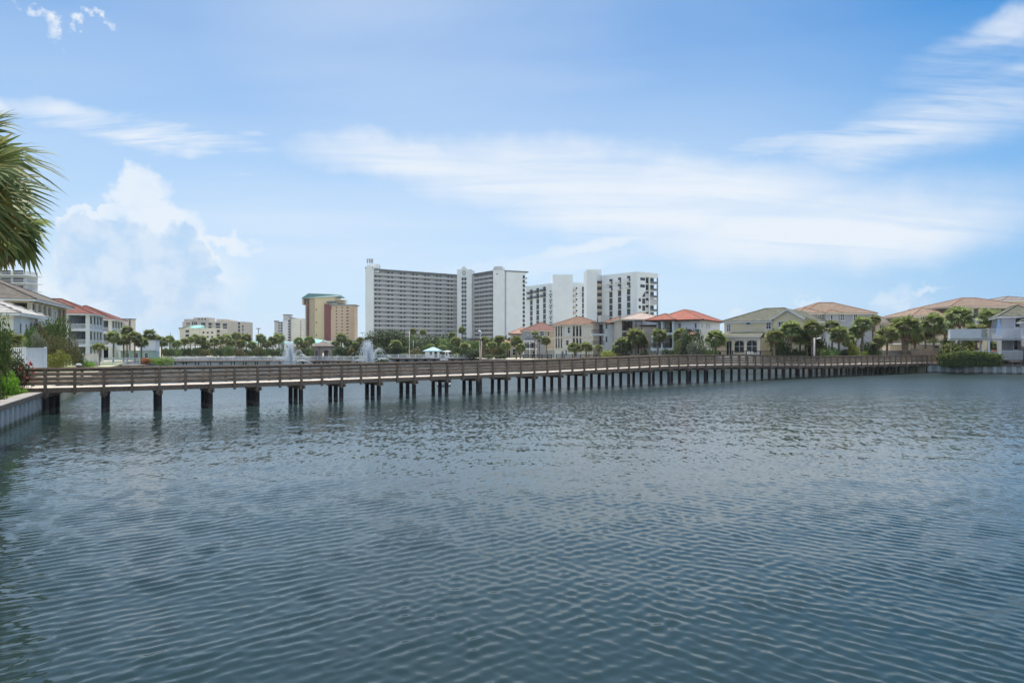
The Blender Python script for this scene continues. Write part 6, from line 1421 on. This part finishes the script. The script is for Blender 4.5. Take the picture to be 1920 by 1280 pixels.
for i in range(46):
    px_ = 312+i*8.3+random.uniform(-3,3)
    if 536 < px_ < 548 or 596 < px_ < 618: continue
    bush(px_, 201.5+(i*13)%22, 651+random.uniform(-3,5), 676, random.uniform(15,24), blab(px_, ('dark','olive','green','dark')[i%4]), (M_lf_d, M_lf_o, M_lf_m, M_lf_d)[i%4], i%5, n=900, size=.11, group=GS, zb=GZ)
tree(722, 215, 620, 0, 76, 'broad dark oak left of the flagpole under the condominium', M_lf_d, 1, 3600, .055); tree(756, 222, 622, 0, 64, 'rounded green oak right behind the flagpole', M_lf_m, 2, 3200, .055); tree(700, 222, 632, 0, 44, 'dark oak behind the right fountain', M_lf_d, 3, 3000, .06)
tree(786, 208, 636, 0, 52, 'dark oak with a reddish tint behind the thin grey pole', M_lf_d, 4, 2800, .06); tree(816, 220, 628, 0, 62, 'wide dark oak above the pool house', M_lf_d, 5, 3200, .055); tree(846, 214, 636, 0, 54, 'green oak right of the pool house', M_lf_m, 6, 2800, .06)
tree(882, 205, 638, 0, 50, 'olive green oak left of the wooden lamp post', M_lf_m, 7, 2800, .06); tree(926, 215, 632, 0, 58, 'dark oak right of the wooden lamp post', M_lf_d, 2, 3000, .06); tree(956, 214, 636, 0, 44, 'dark oak beside the coral roof house', M_lf_d, 1, 2600, .06)
tree(892, 176, 655, 0, 30, 'very dark spreading tree at the water behind the lamp post', M_lf_d, 3, 2800, .06, crown_from=0); tree(680, 232, 640, 0, 40, 'dark oak under the pale white flat building', M_lf_d, 6, 2600, .06)
tree(656, 214, 650, 0, 36, 'dark oak right of the gazebo', M_lf_d, 4, 2400, .06); tree(588, 216, 650, 0, 30, 'dark oak left of the gazebo', M_lf_d, 5, 2400, .06)
GB_ = 'undergrowth shrubs along the bank under the long condominium'
for i in range(22):
    px_ = 700+i*11.6+random.uniform(-3,3)
    bush(px_, 190+(i*7)%12, 652+random.uniform(-5,4)-(3 if i % 3 == 0 else 0), 676, random.uniform(20,30), ORD[i % 13]+(' ' if i < 13 else ' farther ')+('dark','green','olive')[i%3]+' undergrowth shrub from the left under the long condominium', (M_lf_d,M_lf_m,M_lf_d,M_lf_o)[i%4], i%5, n=1100, size=.1, group=GB_, zb=GZ)
for px_, Y_, cy, r_, lab in ((774,230,622,7,'left one of two slim palms sticking out above the oaks'),(793,232,623,6.5,'right one of two slim palms sticking out above the oaks'),(866,228,619,7.5,'slim tall palm in front of the condominium middle tower'),(848,214,629,8,'bright palm left of the middle tower base'),
        (742,196,646,11,'palm with drooping crown left of the flagpole'),(829,196,654,9,'low palm right of the pool house'),(855,200,640,11,'palm between the pool house and the lamp post'),(872,196,650,10,'short palm left of the very dark tree'),(908,190,640,11,'palm just right of the wooden lamp post'),(922,186,648,11,'drooping palm right of the lamp post'),
        (936,192,638,11,'palm left of the coral roof house'),(948,188,648,10,'low palm before the arched lodge'),(968,180,640,12,'full palm in front of the coral roof house'),(976,178,652,10,'low palm left of the grey balcony house'),(735,230,640,9,'palm peeping between the oaks left of the flagpole'),(808,200,652,9,'palm behind the pool house roof')):
    palm(px_, Y_, cy, r_, lab)
for i, (px_, Y_, tp, bs, w_, lab, mm_) in enumerate(((712,184,662,674,22,'low green bush on the seawall left end',M_lf_m),(757,185,663,674,22,'pale bush left of the flagpole foot',M_lf_p),(783,186,662,674,18,'olive bush left of the pool house',M_lf_o),(860,184,662,674,22,'yellow green bush at the railing right end',M_lf_y),(870,180,655,676,18,'dark bush joining the very dark tree',M_lf_d),(915,174,664,678,26,'dark bush under the wooden lamp post',M_lf_d),(940,174,664,678,24,'dark bush before the arched lodge',M_lf_d))):
    bush(px_, Y_, tp, bs, w_, lab, mm_, i, n=1200, size=.09, zb=GZ)

# ------------------------------------------------------------------ planting before the houses across the lake
for px_, Y_, cy, r_, lab, kw in ((1003,181,627,8,'slim tall palm before the grey balcony house, left of two',{'up':True}),(1011,180,635,8,'slim palm right of the tallest one at the grey house',{'up':True}),(1023,179,639,9,'leaning slim palm at the grey and beige house',{'lean':(.6,0)}),
        (1077,164,652,13,'short bushy palm left before the cream column house',{'dry':False}),(1099,163,651,13,'short bushy palm right before the cream column house',{'dry':False}),(1121,160,652,8,'small palm under the stacked balconies',{'up':True}),
        (1168,150,645,17,'leafy palm at the left corner of the pale villa',{}),(1157,152,654,11,'low palm left of the pale villa corner',{}),(1193,147,629,18,'tall palm in front of the pale villa',{}),(1203,148,640,13,'palm tucked behind the tall one before the pale villa',{}),
        (1236,138,628,15,'round headed palm with a curved bare trunk between two villas',{'lean':(-.5,0)}),(1276,136,627,15,'palm before the red roof villa porch',{}),(1342,128,633,19,'wide full palm between the red roof villa and the yellow house',{}),
        (1452,118.5,630,17,'palm at the right corner of the sunroom',{}),(1483,119,617,20,'bright palm before the white gable',{}),(1500,120,628,17,'palm filling below the white gable',{}),(1523,117.5,614,19,'tall palm left of the pale lamp post',{}),(1513,119.5,632,16,'palm behind the pale lamp post',{}),
        (1573,118,625,18,'leafy palm in front of the blue grey house',{}),(1560,121,612,15,'palm behind, against the blue grey house',{}),(1592,121,638,14,'low palm right of the leafy one by the blue grey house',{}),(1617,121,606,18,'tall palm with a bare brown trunk before the taupe annexe',{}),(1604,122,622,15,'palm left of the tall bare trunk one',{}),
        (1663,124,626,19,'palm with a dark trunk left of the thick one',{}),(1648,123,640,13,'low palm behind the grey tan fence',{}),(1697,127.5,610,28,'biggest palm with a thick criss cross trunk at the bridge end',{'thick':True}),(1751,131,604,22,'grey trunked palm right of the thick one',{}),(1735,133,622,16,'palm half hidden behind the grey trunked one',{}),
        (1799,122.5,591,24,'tall palm rising from the round hedge',{}),(1830,127,622,20,'palm behind the white deck left post',{}),(1857,131,594,21,'palm crown above the white upper deck',{}),(1786,128,640,20,'arching feathery palm above the round hedge',{'up':True,'dry':False}),(1812,125,640,14,'low palm left of the white deck',{}),(1868,125,650,14,'palm seen through the open lower deck',{'dry':False}),
        (1640,128,600,11,'slim palm against the taupe roof',{}),(1772,134,612,17,'palm before the tan tile wing',{}),(1715,130,632,15,'palm low behind the thick trunk',{})):
    palm(px_, Y_, cy, r_, lab, **kw)
for i, (px_, Y_, tp, bs, w_, lab, mm_) in enumerate(((1140,158,657,672,34,'leafy yellow green bush behind the brown yard fence',M_lf_y),(1168,148,662,676,24,'olive bush at the pale villa foot',M_lf_o),(1208,146,658,674,16,'round clipped bush under the arched hoods',M_lf_m),(1256,134,655,676,30,'dark bush below the red roof villa porch',M_lf_d),
        (1275,128,636,676,26,'bright lime bush left of the white flowering ones',M_lf_y),(1292,128,626,676,42,'pale flowering bush below the small orange roof',M_lf_p),(1316,126,640,676,46,'dusty white flowering bush before the red roof villa',M_lf_p),(1332,124,655,678,30,'green bush left of the yellow house',M_lf_m),(1300,130,620,668,36,'dark green shrub behind the flowering bushes',M_lf_d),
        (1470,119,650,680,34,'dark green bush right of the sunroom',M_lf_d),(1500,120,655,680,40,'dark bush under the gable palms',M_lf_d),(1545,120,652,680,40,'broad dark green shrub behind the pale lamp post',M_lf_d),(1556,117.5,655,682,36,'mid green shrub right of the lamp post',M_lf_m),(1585,120,655,682,30,'dark shrub below the blue grey house',M_lf_d),
        (1600,116,642,676,22,'yellow and red croton bush before the blue grey house',M_lf_y),(1621,118,659,680,14,'small pale green shrub at the fence end',M_lf_y),(1645,119,659,682,14,'small green shrub in front of the grey tan fence',M_lf_m),(1632,124,640,672,30,'dark shrub behind the grey tan fence',M_lf_d),
        (1760,136,634,668,52,'dark leafy mass behind the low shed',M_lf_d),(1820,130,640,676,34,'dark green shrub left of the grey deck house',M_lf_d),(1855,128,655,682,30,'green shrub seen under the white deck',M_lf_m),(1530,127,622,666,64,'dark tall shrubbery behind the gable palms',M_lf_d),(1460,124,620,668,34,'dark tall shrub at the sunroom right end',M_lf_d))):
    bush(px_, Y_, tp, bs, w_, lab, mm_, i, n=1900, size=.075, zb=GZ)
def hedge(px, Y, top, wpx, label, m, nl, k, n, size, depth, base=GZ):
    z1 = Z(top, Y); w = wpx/F*Y/2; t = thing('hedge', label, 'hedge', (X(px,Y), Y, base)); r = np.random.default_rng(k)
    L_ = [(u_, r.uniform(-.1,.1), z*(1-.38*abs(u_)**3)+r.uniform(-.03,.03), (.30 if z < .5 else .34)*(1-.2*abs(u_)**3)) for u_ in [-.82+1.64*q/(nl-1) for q in range(nl)] for z in (.18,.62)] if nl > 1 else [(0,0,.4,.8)]
    me = leaf_cloud(k, n, size, L_, m); inst(me, 'foliage', t, (0,0,0), 0, (w, depth, z1-base))
    inst(leaf_cloud(k+1, n//3, size*1.6, [(x,y,z,r_*.75) for x,y,z,r_ in L_], M_lf_d, 'inner_foliage'), 'inner_foliage', t, (0,0,0), 0, (w*.93, depth*.9, (z1-base)*.93)); inst(leaf_cloud(k+2, n//4, size*1.2, [(x,y,z+.03,r_) for x,y,z,r_ in L_ if z > .3], M_lf_y, 'sunlit_top_leaves'), 'sunlit_top_leaves', t, (0,0,(z1-base)*.03), 0, (w,depth,z1-base)); return t  # yellow green leaves on top put the sunlight on the hedge into its colour
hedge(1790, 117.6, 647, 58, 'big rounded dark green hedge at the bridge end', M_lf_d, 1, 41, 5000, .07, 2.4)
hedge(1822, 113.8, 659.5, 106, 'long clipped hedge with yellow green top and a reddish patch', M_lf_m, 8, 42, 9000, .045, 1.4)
'''
bush(1788, 117.5, 648, 684, 62, 'big rounded dark green hedge at the bridge end', M_lf_d, 4, name='hedge', cat='hedge', n=5200, size=.045, zb=GZ)
bush(1822, 114.5, 655, 685, 100, 'long clipped hedge with yellow green top and a reddish patch', M_lf_m, 2, name='hedge', cat='hedge', n=7000, size=.035, depth=.45, zb=GZ)
'''
bush(1881, 112.5, 675, 685, 24, 'small round shrub at the foot of the white deck', M_lf_o, 5, n=1600, size=.06, zb=GZ)
bush(1838, 112.7, 660, 672, 56, 'reddish leaved patch in the front of the long hedge', M_lf_r, 3, n=1500, size=.05, depth=.25)
# pale boulders along the shore before the villas
GR = 'pale boulders on the shore before the pale villa'
for i in range(14):
    px_ = 1186+i*4.2+random.uniform(-1,1); Y_ = shoreY(px_)+random.uniform(.2,1.2); b = bmesh.new(); bmesh.ops.create_icosphere(b, subdivisions=2, radius=.32)
    for v in b.verts: v.co *= 1+random.uniform(-.16,.16); v.co.z *= .7
    me = bpy.data.meshes.new('boulder'); b.to_mesh(me); b.free(); me.materials.append(M_conc); zz_ = Z(671,Y_)
    o = inst(me, 'boulder', None, (X(px_,Y_),Y_,GZ+.15), random.uniform(0,6), random.uniform(.7,1.3)); tag(o, 'pale boulder on the shore before the pale villa', 'boulder', GR)
